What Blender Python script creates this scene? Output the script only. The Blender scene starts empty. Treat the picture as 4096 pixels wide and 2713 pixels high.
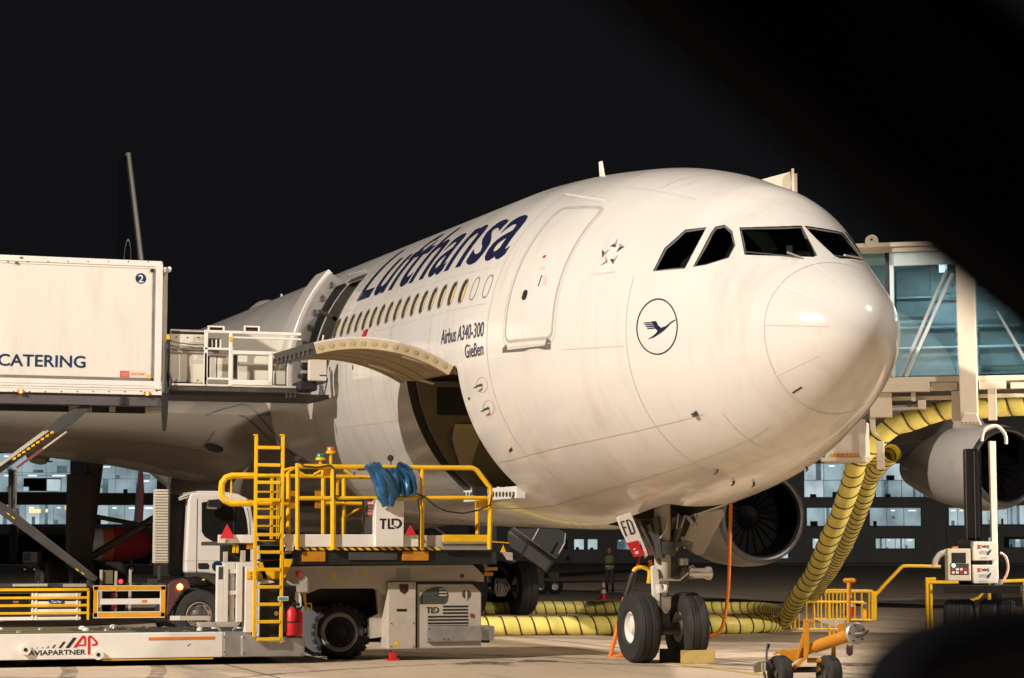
import bpy, bmesh, math, random
from mathutils import Vector, Matrix
from mathutils.bvhtree import BVHTree
random.seed(7)
PI = math.pi
scene = bpy.context.scene
COL = scene.collection
# ------------------------------------------------------------------ camera
# world axes follow the parked airliner: X runs aft from its nose, Y to its starboard side, Z up; metres
CAM = Vector((-24.049, 12.635, 1.636))
YAW, PIT, FPX = math.radians(-18.4626), math.radians(5.5321), 8804.9     # focal length in pixels of the 4096 px wide photograph
FW = Vector((math.cos(PIT)*math.cos(YAW), math.cos(PIT)*math.sin(YAW), math.sin(PIT)))
RT = Vector((math.sin(YAW), -math.cos(YAW), 0))
UP = RT.cross(FW)
cd = bpy.data.cameras.new('camera'); cam = bpy.data.objects.new('camera', cd); COL.objects.link(cam)
m = Matrix((RT, UP, -FW)).transposed().to_4x4(); m.translation = CAM
cam.matrix_world = m
cd.sensor_width = 36; cd.lens = FPX/4096*36; cd.clip_start = .05; cd.clip_end = 2000
cd.dof.use_dof = True; cd.dof.focus_distance = 35; cd.dof.aperture_fstop = 5.2
scene.camera = cam
# ------------------------------------------------------------------ night sky and exposure
w = bpy.data.worlds.new('World'); scene.world = w; w.use_nodes = True
bg = w.node_tree.nodes['Background']; bg.inputs[0].default_value = (.0050, .0049, .0060, 1); bg.inputs[1].default_value = 1
scene.view_settings.view_transform = 'Standard'; scene.view_settings.look = 'None'
scene.view_settings.exposure = .22; scene.view_settings.gamma = 1
scene.render.engine = 'CYCLES'
scene.cycles.use_denoising = True
scene.cycles.max_bounces = 6; scene.cycles.diffuse_bounces = 3; scene.cycles.glossy_bounces = 3
scene.cycles.transmission_bounces = 4; scene.cycles.transparent_max_bounces = 6
scene.cycles.caustics_reflective = False; scene.cycles.caustics_refractive = False
scene.cycles.sample_clamp_indirect = 4
FLOOD_POWER = 140000
FLOOD_POS = Vector((-12.5, 45.0, 27.5))          # apron flood light mast, from the door shadow and the nose highlight
# ------------------------------------------------------------------ materials
MAT = {}
def mat(name, col, rough=.5, metal=0, var=.08, scale=3, bump=0, bscale=40, emit=None, coat=0, stretch=None, spec=.5, dirt=None):
    if name in MAT: return MAT[name]
    m = bpy.data.materials.new(name); m.use_nodes = True; nt = m.node_tree; b = nt.nodes['Principled BSDF']
    b.inputs['Roughness'].default_value = rough; b.inputs['Metallic'].default_value = metal
    b.inputs['Coat Weight'].default_value = coat; b.inputs['Specular IOR Level'].default_value = spec
    tc = nt.nodes.new('ShaderNodeTexCoord'); mp = nt.nodes.new('ShaderNodeMapping')
    nt.links.new(tc.outputs['Object'], mp.inputs[0])
    if stretch: mp.inputs['Scale'].default_value = stretch
    n = nt.nodes.new('ShaderNodeTexNoise'); n.inputs['Scale'].default_value = scale; n.inputs['Detail'].default_value = 6; n.inputs['Roughness'].default_value = .6
    nt.links.new(mp.outputs[0], n.inputs['Vector'])
    mx = nt.nodes.new('ShaderNodeMix'); mx.data_type = 'RGBA'
    rp = nt.nodes.new('ShaderNodeMapRange'); rp.inputs[1].default_value = .3; rp.inputs[2].default_value = .7
    nt.links.new(n.outputs[0], rp.inputs[0]); nt.links.new(rp.outputs[0], mx.inputs[0])
    mx.inputs[6].default_value = (*[c*(1-var) for c in col], 1); mx.inputs[7].default_value = (*[min(1, c*(1+var)) for c in col], 1)
    out = mx.outputs[2]
    if dirt:   # (colour, amount, scale) : worn patches with a shape of their own
        n2 = nt.nodes.new('ShaderNodeTexNoise'); n2.inputs['Scale'].default_value = dirt[2]; n2.inputs['Detail'].default_value = 8; n2.inputs['Roughness'].default_value = .68
        nt.links.new(mp.outputs[0], n2.inputs['Vector'])
        r2 = nt.nodes.new('ShaderNodeMapRange'); r2.inputs[1].default_value = .52; r2.inputs[2].default_value = .75; r2.inputs[4].default_value = dirt[1]
        nt.links.new(n2.outputs[0], r2.inputs[0])
        m2 = nt.nodes.new('ShaderNodeMix'); m2.data_type = 'RGBA'; nt.links.new(r2.outputs[0], m2.inputs[0])
        nt.links.new(out, m2.inputs[6]); m2.inputs[7].default_value = (*dirt[0], 1); out = m2.outputs[2]
    nt.links.new(out, b.inputs['Base Color'])
    rr = nt.nodes.new('ShaderNodeMapRange'); rr.inputs[3].default_value = max(0, rough-.07); rr.inputs[4].default_value = min(1, rough+.09)
    nt.links.new(n.outputs[0], rr.inputs[0]); nt.links.new(rr.outputs[0], b.inputs['Roughness'])
    if bump:
        n3 = nt.nodes.new('ShaderNodeTexNoise'); n3.inputs['Scale'].default_value = bscale; n3.inputs['Detail'].default_value = 4
        nt.links.new(mp.outputs[0], n3.inputs['Vector'])
        bp = nt.nodes.new('ShaderNodeBump'); bp.inputs['Strength'].default_value = bump; bp.inputs['Distance'].default_value = .02
        nt.links.new(n3.outputs[0], bp.inputs['Height']); nt.links.new(bp.outputs[0], b.inputs['Normal'])
    if emit:
        b.inputs['Emission Color'].default_value = (*emit[:3], 1); b.inputs['Emission Strength'].default_value = emit[3]
    m.diffuse_color = (*col, 1); MAT[name] = m
    return m
def emat(name, col, st, var=.25, scale=.35):
    if name in MAT: return MAT[name]
    m = bpy.data.materials.new(name); m.use_nodes = True; nt = m.node_tree; b = nt.nodes['Principled BSDF']
    b.inputs['Base Color'].default_value = (.05, .05, .05, 1); b.inputs['Roughness'].default_value = .15
    tc = nt.nodes.new('ShaderNodeTexCoord'); n = nt.nodes.new('ShaderNodeTexNoise'); n.inputs['Scale'].default_value = scale; n.inputs['Detail'].default_value = 3
    nt.links.new(tc.outputs['Object'], n.inputs['Vector'])
    r = nt.nodes.new('ShaderNodeMapRange'); r.inputs[1].default_value = .3; r.inputs[2].default_value = .7; r.inputs[3].default_value = st*(1-var); r.inputs[4].default_value = st*(1+var)
    nt.links.new(n.outputs[0], r.inputs[0]); nt.links.new(r.outputs[0], b.inputs['Emission Strength'])
    b.inputs['Emission Color'].default_value = (*col, 1); MAT[name] = m
    return m
hull_m = mat('aircraft_paint', (.70, .675, .645), .15, 0, .035, .6, .035, 1.6, coat=.35, stretch=(1.5, .7, .2), dirt=((.44, .36, .27), .40, 1.3))
grey_m = mat('aircraft_grey', (.40, .38, .36), .42, 0, .08, .8, coat=.1)
seam_m = mat('panel_seam', (.52, .475, .425), .6)
nac_m = mat('nacelle_paint', (.58, .55, .51), .3, 0, .05, 1, coat=.3, dirt=((.34, .29, .23), .4, 1.5))
dseam_m = mat('door_outline', (.42, .39, .36), .5)
blue_m = mat('livery_blue', (.012, .016, .055), .32, coat=.3)
glassd_m = mat('cockpit_glass', (.006, .007, .008), .06, spec=.6)
black_m = mat('black_rubbery', (.012, .012, .013), .55, 0, .3, 6)
rub_m = mat('tyre_rubber', (.022, .021, .020), .75, 0, .35, 9, .25, 60, dirt=((.06, .05, .042), .5, 4))
yel_m = mat('yellow_paint', (.86, .50, .010), .38, 0, .08, 5, .02, 30, coat=.2, dirt=((.42, .22, .03), .35, 6))
org_m = mat('orange_paint', (.62, .26, .018), .45, 0, .12, 5, .03, 30, dirt=((.30, .13, .03), .5, 5))
wht_m = mat('white_paint', (.78, .75, .70), .38, 0, .04, 2, .01, 20, dirt=((.52, .45, .36), .28, 3))
bei_m = mat('grey_beige_paint', (.50, .455, .385), .45, 0, .07, 2, .02, 30, dirt=((.26, .22, .17), .35, 3))
gal_m = mat('galvanised_steel', (.50, .50, .50), .38, .75, .18, 4, .03, 25)
stl_m = mat('dark_steel', (.10, .095, .09), .45, .5, .25, 5, .05, 30, dirt=((.05, .04, .03), .4, 5))
alu_m = mat('aluminium', (.62, .60, .57), .32, .8, .1, 4)
chr_m = mat('bright_metal', (.75, .74, .72), .16, 1, .05, 4)
red_m = mat('red_paint', (.62, .02, .03), .4, 0, .1, 5)
reda_m = mat('red_fabric', (.45, .02, .03), .8, 0, .15, 9)
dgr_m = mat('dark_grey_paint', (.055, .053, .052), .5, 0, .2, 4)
# ------------------------------------------------------------------ mesh helpers
class MB:
    def __init__(s): s.v = []; s.f = []
    def add(s, vs, fs):
        k = len(s.v); s.v += [Vector(a) for a in vs]; s.f += [tuple(i+k for i in f) for f in fs]; return s
    def box(s, a, b):
        x0, y0, z0 = [min(i, j) for i, j in zip(a, b)]; x1, y1, z1 = [max(i, j) for i, j in zip(a, b)]
        return s.add([(x0,y0,z0),(x1,y0,z0),(x1,y1,z0),(x0,y1,z0),(x0,y0,z1),(x1,y0,z1),(x1,y1,z1),(x0,y1,z1)],
            [(0,3,2,1),(4,5,6,7),(0,1,5,4),(1,2,6,5),(2,3,7,6),(3,0,4,7)])
    def obox(s, o, ax, ay, az):   # corner o and three edge vectors
        o, ax, ay, az = map(Vector, (o, ax, ay, az))
        return s.add([o, o+ax, o+ax+ay, o+ay, o+az, o+ax+az, o+ax+ay+az, o+ay+az],
            [(0,3,2,1),(4,5,6,7),(0,1,5,4),(1,2,6,5),(2,3,7,6),(3,0,4,7)])
    def prism(s, pts, d):         # polygon of 3D points pushed along d
        n = len(pts); d = Vector(d); p = [Vector(q) for q in pts]
        return s.add(p+[q+d for q in p], [tuple(range(n))[::-1], tuple(range(n, 2*n))]+[(i, (i+1) % n, n+(i+1) % n, n+i) for i in range(n)])
    def tube(s, pts, r, n=8, cap=True):
        p = [Vector(q) for q in pts]; k0 = len(s.v); L = len(p)
        rs = r if isinstance(r, (list, tuple)) else [r]*L
        prev = None
        for i in range(L):
            t = (p[min(i+1, L-1)]-p[max(i-1, 0)]).normalized()
            if prev is None:
                a = t.cross(Vector((0, 0, 1)))
                if a.length < .1: a = t.cross(Vector((1, 0, 0)))
            else: a = prev-t*prev.dot(t)
            a.normalize(); prev = a; b = t.cross(a)
            mit = 1.0
            for j in range(n):
                th = 2*PI*j/n; s.v.append(p[i]+(a*math.cos(th)+b*math.sin(th))*rs[i]*mit)
        for i in range(L-1):
            for j in range(n):
                q = k0+i*n; s.f.append((q+j, q+(j+1) % n, q+n+(j+1) % n, q+n+j))
        if cap:
            s.f.append(tuple(range(k0, k0+n))[::-1]); s.f.append(tuple(range(k0+(L-1)*n, k0+L*n)))
        return s
    def rev(s, c, ax, prof, n=24, cap=True):   # profile (t along axis, radius)
        c = Vector(c); ax = Vector(ax).normalized(); a = ax.cross(Vector((0, 0, 1)))
        if a.length < .1: a = ax.cross(Vector((1, 0, 0)))
        a.normalize(); b = ax.cross(a); k0 = len(s.v)
        for t, r in prof:
            for j in range(n):
                th = 2*PI*j/n; s.v.append(c+ax*t+(a*math.cos(th)+b*math.sin(th))*max(r, 1e-4))
        for i in range(len(prof)-1):
            for j in range(n):
                q = k0+i*n; s.f.append((q+j, q+(j+1) % n, q+n+(j+1) % n, q+n+j))
        if cap:
            s.f.append(tuple(range(k0, k0+n))[::-1]); s.f.append(tuple(range(k0+(len(prof)-1)*n, k0+len(prof)*n)))
        return s
    def cyl(s, a, b, r, n=16, r2=None): return s.tube([a, b], [r, r if r2 is None else r2], n)
    def loft(s, rings, closed=True, cap=True):
        k0 = len(s.v); n = len(rings[0])
        for r in rings: s.v += [Vector(q) for q in r]
        for i in range(len(rings)-1):
            for j in range(n if closed else n-1):
                q = k0+i*n; s.f.append((q+j, q+(j+1) % n, q+n+(j+1) % n, q+n+j))
        if cap and closed:
            s.f.append(tuple(range(k0, k0+n))[::-1]); s.f.append(tuple(range(k0+(len(rings)-1)*n, k0+len(rings)*n)))
        return s
    def build(s, name, m, par=None, smooth=False, bevel=0, fix=True):
        me = bpy.data.meshes.new(name); off = rootloc(par) if par else Vector()
        me.from_pydata([tuple(q-off) for q in s.v], [], s.f); 
        if fix:
            bm = bmesh.new(); bm.from_mesh(me); bmesh.ops.recalc_face_normals(bm, faces=bm.faces); bm.to_mesh(me); bm.free()
        if smooth:
            me.shade_smooth(); me.set_sharp_from_angle(angle=math.radians(38))
        me.materials.append(m); o = bpy.data.objects.new(name, me); COL.objects.link(o)
        if par: o.parent = par
        if bevel:
            bv = o.modifiers.new('bevel', 'BEVEL'); bv.width = bevel; bv.segments = 2; bv.limit_method = 'ANGLE'; bv.angle_limit = math.radians(40)
        return o
def rootloc(o):
    v = Vector()
    while o is not None: v = v+o.location; o = o.parent
    return v
def tag(o, label, cat=None, group=None, kind=None):
    if label: o['label'] = label
    if cat: o['category'] = cat
    if group: o['group'] = group
    if kind: o['kind'] = kind
    return o
def thing(name, label, cat, loc=(0, 0, 0), group=None):
    o = bpy.data.objects.new(name, None); COL.objects.link(o); o.location = loc; o.empty_display_size = .2
    return tag(o, label, cat, group)
def ray(u, v): return FW+RT*((u-2048)/FPX)+UP*((1356.5-v)/FPX)
def ground(u, v, z=0):
    d = ray(u, v); return CAM+d*((z-CAM.z)/d.z)
def at(u, v, dep): return CAM+ray(u, v)*dep
class Fr:      # an upright plane in the scene: photo pixels on it become points, boxes, rails
    def __init__(s, O, t, zoom=(0, 0, 1)):
        s.O = Vector(O); s.t = Vector(t).normalized(); s.n = s.t.cross(Vector((0, 0, 1))); s.z = zoom
    def uv(s, x, y): return s.z[0]+x/s.z[2], s.z[1]+y/s.z[2]
    def p(s, x, y, off=0):
        d = ray(*s.uv(x, y)); o = s.O+s.n*off; return CAM+d*((o-CAM).dot(s.n)/d.dot(s.n))
    def box(s, mb, x0, y0, x1, y1, off=0, th=.05):
        cl = lambda x: s.z[2]*(min(max(s.uv(x, 0)[0], 0), 4096)-s.z[0])       # long pieces take their height from the part in view
        xm = (cl(x0)+cl(x1))/2; ym = (y0+y1)/2
        z0, z1 = sorted((s.p(xm, y0, off).z, s.p(xm, y1, off).z)); a = s.p(x0, ym, off); b = s.p(x1, ym, off); l = (b-a).dot(s.t)
        return mb.obox(Vector((a.x, a.y, z0)), s.t*l, -s.n*th, (0, 0, z1-z0))
    def poly(s, mb, pts, off=0, th=.05): return mb.prism([s.p(x, y, off) for x, y in pts], -s.n*th)
    def tube(s, mb, pts, r, off=0, n=8): return mb.tube([s.p(x, y, off) for x, y in pts], r, n)
    def bar(s, mb, pts, w, off=0, th=.04):     # flat bar of width w along a line
        for (x0, y0), (x1, y1) in zip(pts, pts[1:]):
            a = s.p(x0, y0, off); b = s.p(x1, y1, off); d = (b-a).normalized(); k = d.cross(s.n)*w/2
            mb.obox(a-k, b-a, k*2, -s.n*th)
        return mb
FONT_CACHE = {}
def text2d(body, bold=0., spacing=1.0):
    key = (body, bold, spacing)
    if key in FONT_CACHE: return FONT_CACHE[key]
    c = bpy.data.curves.new('txt', 'FONT'); c.body = body; c.offset = bold; c.space_character = spacing; c.resolution_u = 4
    o = bpy.data.objects.new('txt', c); COL.objects.link(o)
    dg = bpy.context.evaluated_depsgraph_get(); me = bpy.data.meshes.new_from_object(o.evaluated_get(dg))
    bm = bmesh.new(); bm.from_mesh(me); bmesh.ops.triangulate(bm, faces=bm.faces)
    vs = [q.co.copy() for q in bm.verts]; fs = [tuple(q.index for q in f.verts) for f in bm.faces]; bm.free()
    bpy.data.objects.remove(o); bpy.data.curves.remove(c); bpy.data.meshes.remove(me)
    x0 = min(q.x for q in vs); x1 = max(q.x for q in vs); y0 = min(q.y for q in vs); y1 = max(q.y for q in vs)
    vs = [((q.x-x0)/(x1-x0), (q.y-y0)/(y1-y0)) for q in vs]
    FONT_CACHE[key] = (vs, fs); return vs, fs
def lettering(body, A, B, C, m, par, name='lettering', bold=0.02, spacing=1.0, off=Vector()):
    """flat letters filling the parallelogram with bottom left A, bottom right B, top left C"""
    vs, fs = text2d(body, bold, spacing); A, B, C = map(Vector, (A, B, C))
    mb = MB(); mb.add([A+(B-A)*x+(C-A)*y+off for x, y in vs], fs)
    return mb.build(name, m, par, fix=False)
# ------------------------------------------------------------------ flood light mast (stands off to the left, out of the picture)
def flood_mast(pos, power, label, aim, soft=.45):
    x0, y0, z0 = pos; mast = thing('floodlight_mast', label, 'light mast', (x0, y0+.6, 0), 'apron flood light masts')
    MB().tube([(x0, y0+.6, 0), (x0, y0+.6, z0+.9)], [.3, .14], 12).build('pole', gal_m, mast, True)
    MB().box((x0-1.6, y0+.4, z0+.45), (x0+1.6, y0+.52, z0+.6)).build('crossbar', gal_m, mast)
    for k in range(4): MB().box((x0-1.5+.8*k, y0+.25, z0+.18), (x0-.9+.8*k, y0+.39, z0+.5)).build('lamp_head', stl_m, mast)
    ld = bpy.data.lights.new('flood_light', 'SPOT'); ld.energy = power; ld.color = (1, .885, .765); ld.shadow_soft_size = soft
    ld.spot_size = math.radians(112); ld.spot_blend = .7
    lo = bpy.data.objects.new('flood_light', ld); COL.objects.link(lo); lo.parent = mast; lo.location = Vector(pos)-mast.location
    lo.rotation_euler = (Vector(aim)-Vector(pos)).to_track_quat('-Z', 'Y').to_euler()
flood_mast(FLOOD_POS, FLOOD_POWER, 'tall flood light mast far to the left, out of view', (9, 2, 3))
flood_mast((-4.8, -14, 23.5), FLOOD_POWER*.175, 'flood light mast on the boarding bridge side, out of view', (8, -6, 1), .4)      # lights the crown, the bridge and the apron below the nose
# ------------------------------------------------------------------ ground
def ground_mat():
    m = bpy.data.materials.new('apron_concrete'); m.use_nodes = True; nt = m.node_tree; b = nt.nodes['Principled BSDF']; b.inputs['Roughness'].default_value = .8
    tc = nt.nodes.new('ShaderNodeTexCoord')
    def noise(sc, det=8, st=None):
        n = nt.nodes.new('ShaderNodeTexNoise'); n.inputs['Scale'].default_value = sc; n.inputs['Detail'].default_value = det; n.inputs['Roughness'].default_value = .65
        if st:
            mp = nt.nodes.new('ShaderNodeMapping'); mp.inputs['Scale'].default_value = st; nt.links.new(tc.outputs['Object'], mp.inputs[0]); nt.links.new(mp.outputs[0], n.inputs['Vector'])
        else: nt.links.new(tc.outputs['Object'], n.inputs['Vector'])
        return n
    def mix(fac, a, bb, lo=.35, hi=.65, top=1.):
        r = nt.nodes.new('ShaderNodeMapRange'); r.inputs[1].default_value = lo; r.inputs[2].default_value = hi; r.inputs[4].default_value = top; nt.links.new(fac, r.inputs[0])
        x = nt.nodes.new('ShaderNodeMix'); x.data_type = 'RGBA'; nt.links.new(r.outputs[0], x.inputs[0])
        for i, c in ((6, a), (7, bb)):
            if isinstance(c, tuple): x.inputs[i].default_value = (*c, 1)
            else: nt.links.new(c, x.inputs[i])
        return x.outputs[2]
    c = mix(noise(.35).outputs[0], (.52, .415, .305), (.62, .50, .375))
    c = mix(noise(6).outputs[0], c, (.44, .35, .255), .4, .8, .5)
    c = mix(noise(.5, 8, (.25, 1.6, 1)).outputs[0], c, (.17, .15, .13), .52, .70, .8)     # rubber and oil marks drawn out along the taxi line
    c = mix(noise(1.3, 6).outputs[0], c, (.12, .105, .09), .62, .74, .75)
    nt.links.new(c, b.inputs['Base Color'])
    n = noise(25, 5); bp = nt.nodes.new('ShaderNodeBump'); bp.inputs['Strength'].default_value = .25; bp.inputs['Distance'].default_value = .02
    nt.links.new(n.outputs[0], bp.inputs['Height']); nt.links.new(bp.outputs[0], b.inputs['Normal'])
    return m
g = MB().add([(-900, -900, 0), (1200, -900, 0), (1200, 900, 0), (-900, 900, 0)], [(0, 1, 2, 3)]).build('ground', ground_mat()); tag(g, None, kind='structure')
line_m = mat('worn_yellow_line', (.55, .38, .09), .7, 0, .2, 4, dirt=((.36, .30, .22), .8, 5))
joint_m = mat('joint_sealant', (.10, .085, .07), .8, 0, .3, 5)
MB().add([(-60, -.08, .004), (60, -.08, .004), (60, .08, .004), (-60, .08, .004)], [(0, 1, 2, 3)]).build('taxi_line', line_m, g)
for k in range(12):
    x = -20.3+7.5*k
    MB().add([(x, -60, .0035), (x+.035, -60, .0035), (x+.035, 60, .0035), (x, 60, .0035)], [(0, 1, 2, 3)]).build('slab_joint', joint_m, g)
for k in range(9):
    y = -31.2+7.5*k
    MB().add([(-40, y, .0037), (80, y, .0037), (80, y+.035, .0037), (-40, y+.035, .0037)], [(0, 1, 2, 3)]).build('slab_joint', joint_m, g)
def mark_mat(name, col, sc, lo, hi, top):
    m = mat(name, col, .85); nt = m.node_tree; b = nt.nodes['Principled BSDF']; tc = nt.nodes.new('ShaderNodeTexCoord'); n = nt.nodes.new('ShaderNodeTexNoise'); n.inputs['Scale'].default_value = sc; n.inputs['Detail'].default_value = 8; n.inputs['Roughness'].default_value = .7
    r = nt.nodes.new('ShaderNodeMapRange'); r.inputs[1].default_value = lo; r.inputs[2].default_value = hi; r.inputs[4].default_value = top; nt.links.new(tc.outputs['Object'], n.inputs['Vector']); nt.links.new(n.outputs[0], r.inputs[0]); nt.links.new(r.outputs[0], b.inputs['Alpha']); return m
tyre_m = mark_mat('tyre_mark', (.05, .045, .04), 3.5, .38, .68, .62); oil_m = mark_mat('oil_stain', (.045, .04, .035), 5, .36, .6, .7)
random.seed(21); zk = .0042
for (x, y, a, L_, cv, wd) in ((3, 5.5, 1.1, 14, .02, .24), (3.9, 5.9, 1.1, 14, .02, .24), (6, -6, 2.6, 16, -.03, .3), (5, -4.9, 2.6, 16, -.03, .3), (4.5, 8, -.25, 12, .04, .22), (5.2, 9, -.2, 9, .05, .22), (2, -3, .5, 20, .015, .26), (1.2, -2.2, .5, 20, .015, .26), (7.4, 2.6, 1.9, 7, .1, .2)):
    vs = []; zk += .0002
    for k in range(25):
        vs += [(x-math.sin(a)*wd/2, y+math.cos(a)*wd/2, zk), (x+math.sin(a)*wd/2, y-math.cos(a)*wd/2, zk)]; x += math.cos(a)*L_/24; y += math.sin(a)*L_/24; a += cv*L_/24
    MB().add(vs, [(2*k, 2*k+1, 2*k+3, 2*k+2) for k in range(24)]).build('tyre_mark', tyre_m, g, fix=False)
for k in range(16):
    x, y, r_ = random.uniform(1.5, 9), random.uniform(-5.5, 8.5), random.uniform(.12, .5); zk += .0002
    MB().add([(x+r_*(1+.35*math.sin(3*q+k))*math.cos(q)*1.3, y+r_*(1+.3*math.cos(2*q+k))*math.sin(q), zk) for q in (2*PI*i/18 for i in range(18))], [tuple(range(18))]).build('oil_stain', oil_m, g, fix=False)
# ------------------------------------------------------------------ the airliner's body shape
ATT, ZC = .02212, 4.759                    # it stands slightly nose down: axis height at the nose gear and slope
KN = [0, .1, .3, .6, 1.0, 1.5, 2.1, 2.8, 3.6, 4.5, 5.5, 6.6, 7.9, 9.5]
KW = [0.0, 0.303, 0.532, 0.757, 0.971, 1.158, 1.366, 1.651, 1.969, 2.269, 2.512, 2.681, 2.787, 2.82]
KT = [-0.249, 0.031, 0.233, 0.442, 0.685, 1.01, 1.442, 1.868, 2.102, 2.337, 2.527, 2.65, 2.757, 2.82]
KB = [-0.249, -0.534, -0.773, -1.024, -1.282, -1.531, -1.751, -1.95, -2.134, -2.301, -2.457, -2.61, -2.769, -2.82]
def pchip(x, y, q):
    n = len(x); h = [x[i+1]-x[i] for i in range(n-1)]; d = [(y[i+1]-y[i])/h[i] for i in range(n-1)]
    mm = [0]*n; mm[0] = d[0]
    for i in range(1, n-1):
        if d[i-1]*d[i] > 0:
            w1 = 2*h[i]+h[i-1]; w2 = h[i]+2*h[i-1]; mm[i] = (w1+w2)/(w1/d[i-1]+w2/d[i])
    i = 0
    while i < n-2 and q > x[i+1]: i += 1
    t = (q-x[i])/h[i]
    return (2*t**3-3*t**2+1)*y[i]+(t**3-2*t**2+t)*h[i]*mm[i]+(-2*t**3+3*t**2)*y[i+1]+(t**3-t**2)*h[i]*mm[i+1]
SK = [math.sqrt(k) for k in KN]
SEC = {}
def section(X):
    key = round(X, 4)
    if key in SEC: return SEC[key]
    tip = KT[0]
    if X < 9.5:
        q = math.sqrt(max(X, 0)); r = (pchip(SK, KW, q), pchip(SK, KT, q), pchip(SK, KB, q))
        zm = tip*max(0, 1-X/6)**1.3; zm = min(max(zm, r[2]+.05*(r[1]-r[2])), r[1]-.05*(r[1]-r[2])); r = r+(zm,)
    elif X <= 38: r = (2.82, 2.82, -2.82, 0)
    else:
        t = (X-38)/25.6; T = 2.82-.5*t**2.5; B = -2.82+4.5*t**1.25; r = (2.82*(1-.93*t**1.9), T, B, (T+B)/2)
    SEC[key] = r; return r
CA, SA = math.cos(ATT), math.sin(ATT)
def A2W(X, Y, Z):
    d = X-6.67; return Vector((6.67+d*CA-Z*SA, Y, ZC+d*SA+Z*CA))
def hp(X, deg, off=0):       # a point on the skin at station X and girth angle (0 = starboard, 90 = crown), raised by off
    def q(x, f):
        W, T, B, zm = section(x); s_ = math.sin(f); return A2W(x, W*math.cos(f), zm+(T-zm if s_ > 0 else zm-B)*s_)
    f = math.radians(deg); p0 = q(X, f)
    if off == 0: return p0
    e = .01; n = (q(X, f+e)-q(X, f-e)).cross(q(X+e, f)-q(max(X-e, 1e-4), f)).normalized()
    c = A2W(X, 0, section(X)[3])
    if n.dot(p0-c) < 0: n = -n
    return p0+n*off
NS = 120
XST = [(i/22)**2*2.0 for i in range(1, 23)]+[2+.25*i for i in range(1, 31)]+[9.5+1.14*i for i in range(1, 26)]+[38+1.024*i for i in range(1, 26)]
hull = MB()
hull.loft([[hp(X, 360*j/NS) for j in range(NS)] for X in XST], True, True)
# close the nose with a tip vertex instead of the flat cap
hull.f = [f for f in hull.f if not (len(f) > 4 and max(f) < NS)]
hull.v.append(A2W(0, 0, KT[0])); k = len(hull.v)-1
hull.f += [(k, (j+1) % NS, j) for j in range(NS)]
hme = bpy.data.meshes.new('hull_tmp'); hme.from_pydata([tuple(q) for q in hull.v], [], hull.f)
bm = bmesh.new(); bm.from_mesh(hme); bmesh.ops.recalc_face_normals(bm, faces=bm.faces); bm.to_mesh(hme)
BVH = BVHTree.FromBMesh(bm); bm.free()
def hit(u, v, off=0):        # where the pixel's ray meets the skin
    d = ray(u, v).normalized(); loc, n, i, dist = BVH.ray_cast(CAM, d)
    if loc is None: return None, None
    if n.dot(d) > 0: n = -n
    return loc+n*off, n
# cutters for the openings
cut = MB()
def rrect(x0, x1, z0, z1, r, n=4):
    pts = []
    for cx, cz, a0 in ((x1-r, z1-r, 0), (x0+r, z1-r, 90), (x0+r, z0+r, 180), (x1-r, z0+r, 270)):
        for i in range(n+1):
            a = math.radians(a0+90*i/n); pts.append((cx+r*math.cos(a), cz+r*math.sin(a)))
    return pts
CX0, CX1, CZ0, CZ1 = 8.13, 10.93, -2.26, -.30
cut.prism([A2W(x, 3.4, z) for x, z in rrect(CX0, CX1, CZ0, CZ1, .12)], A2W(0, -3.0, 0)-A2W(0, 0, 0))
DX0, DX1, DZ0, DZ1 = 16.45, 17.55, -.16, 1.86
cut.prism([A2W(x, 3.4, z) for x, z in rrect(DX0, DX1, DZ0, DZ1, .13)], A2W(0, -2.6, 0)-A2W(0, 0, 0))
NGX0, NGX1 = 5.35, 7.75
cut.prism([A2W(x, y, -1.7) for x, y in rrect(NGX0, NGX1, -.46, .46, .08)], A2W(0, 0, -1.5)-A2W(0, 0, 0))
WIN = [7.17+.533*i for i in range(18)]
def oval(X, deg, a, b, off, n=18):   # a along X, b along the girth, metres
    W = section(X)[0]; out = []
    for i in range(n):
        th = 2*PI*i/n; c, s_ = math.cos(th), math.sin(th)
        e = 2/2.6; out.append(hp(X+a*math.copysign(abs(c)**e, c), deg+math.degrees(b*math.copysign(abs(s_)**e, s_)/2.82), off))
    return out
for X in WIN[2:]:
    cut.loft([oval(X, 18.0, .128, .19, .1), oval(X, 18.0, .128, .19, -.10)])
CK = [  # flight deck panes, outlined on the photograph
 [(2611,1086),(2657,993),(2742,918),(2827,909),(2740,1075)],
 [(2772,1068),(2845,928),(2862,907),(2898,899),(2930,924),(2942,982),(2915,1032),(2822,1061)],
 [(2957,910),(3207,903),(3269,1022),(3255,1029),(2978,1020)],
 [(3240,905),(3366,926),(3449,1034),(3330,1032),(3300,1012)]]
CKW = []
for poly in CK:
    pts = []
    for i, a in enumerate(poly):
        b = poly[(i+1) % len(poly)]
        for k in range(5): pts.append((a[0]+(b[0]-a[0])*k/5, a[1]+(b[1]-a[1])*k/5))
    hs = [hit(*q) for q in pts]; CKW.append([(h, n) for h, n in hs if h is not None])
CKW[3] = [(Vector((h.x, -h.y, h.z)), Vector((n.x, -n.y, n.z))) for h, n in reversed(CKW[2])]    # the port screen mirrors the starboard one
for cw in list(CKW[:2]): CKW.append([(Vector((h.x, -h.y, h.z)), Vector((n.x, -n.y, n.z))) for h, n in reversed(cw)])
for cw in CKW:
    nm = sum((n for h, n in cw), Vector()).normalized()
    cut.loft([[h+nm*.15 for h, n in cw], [h-nm*.35 for h, n in cw]])
cme = bpy.data.meshes.new('cut_tmp'); cme.from_pydata([tuple(q) for q in cut.v], [], cut.f)
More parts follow.
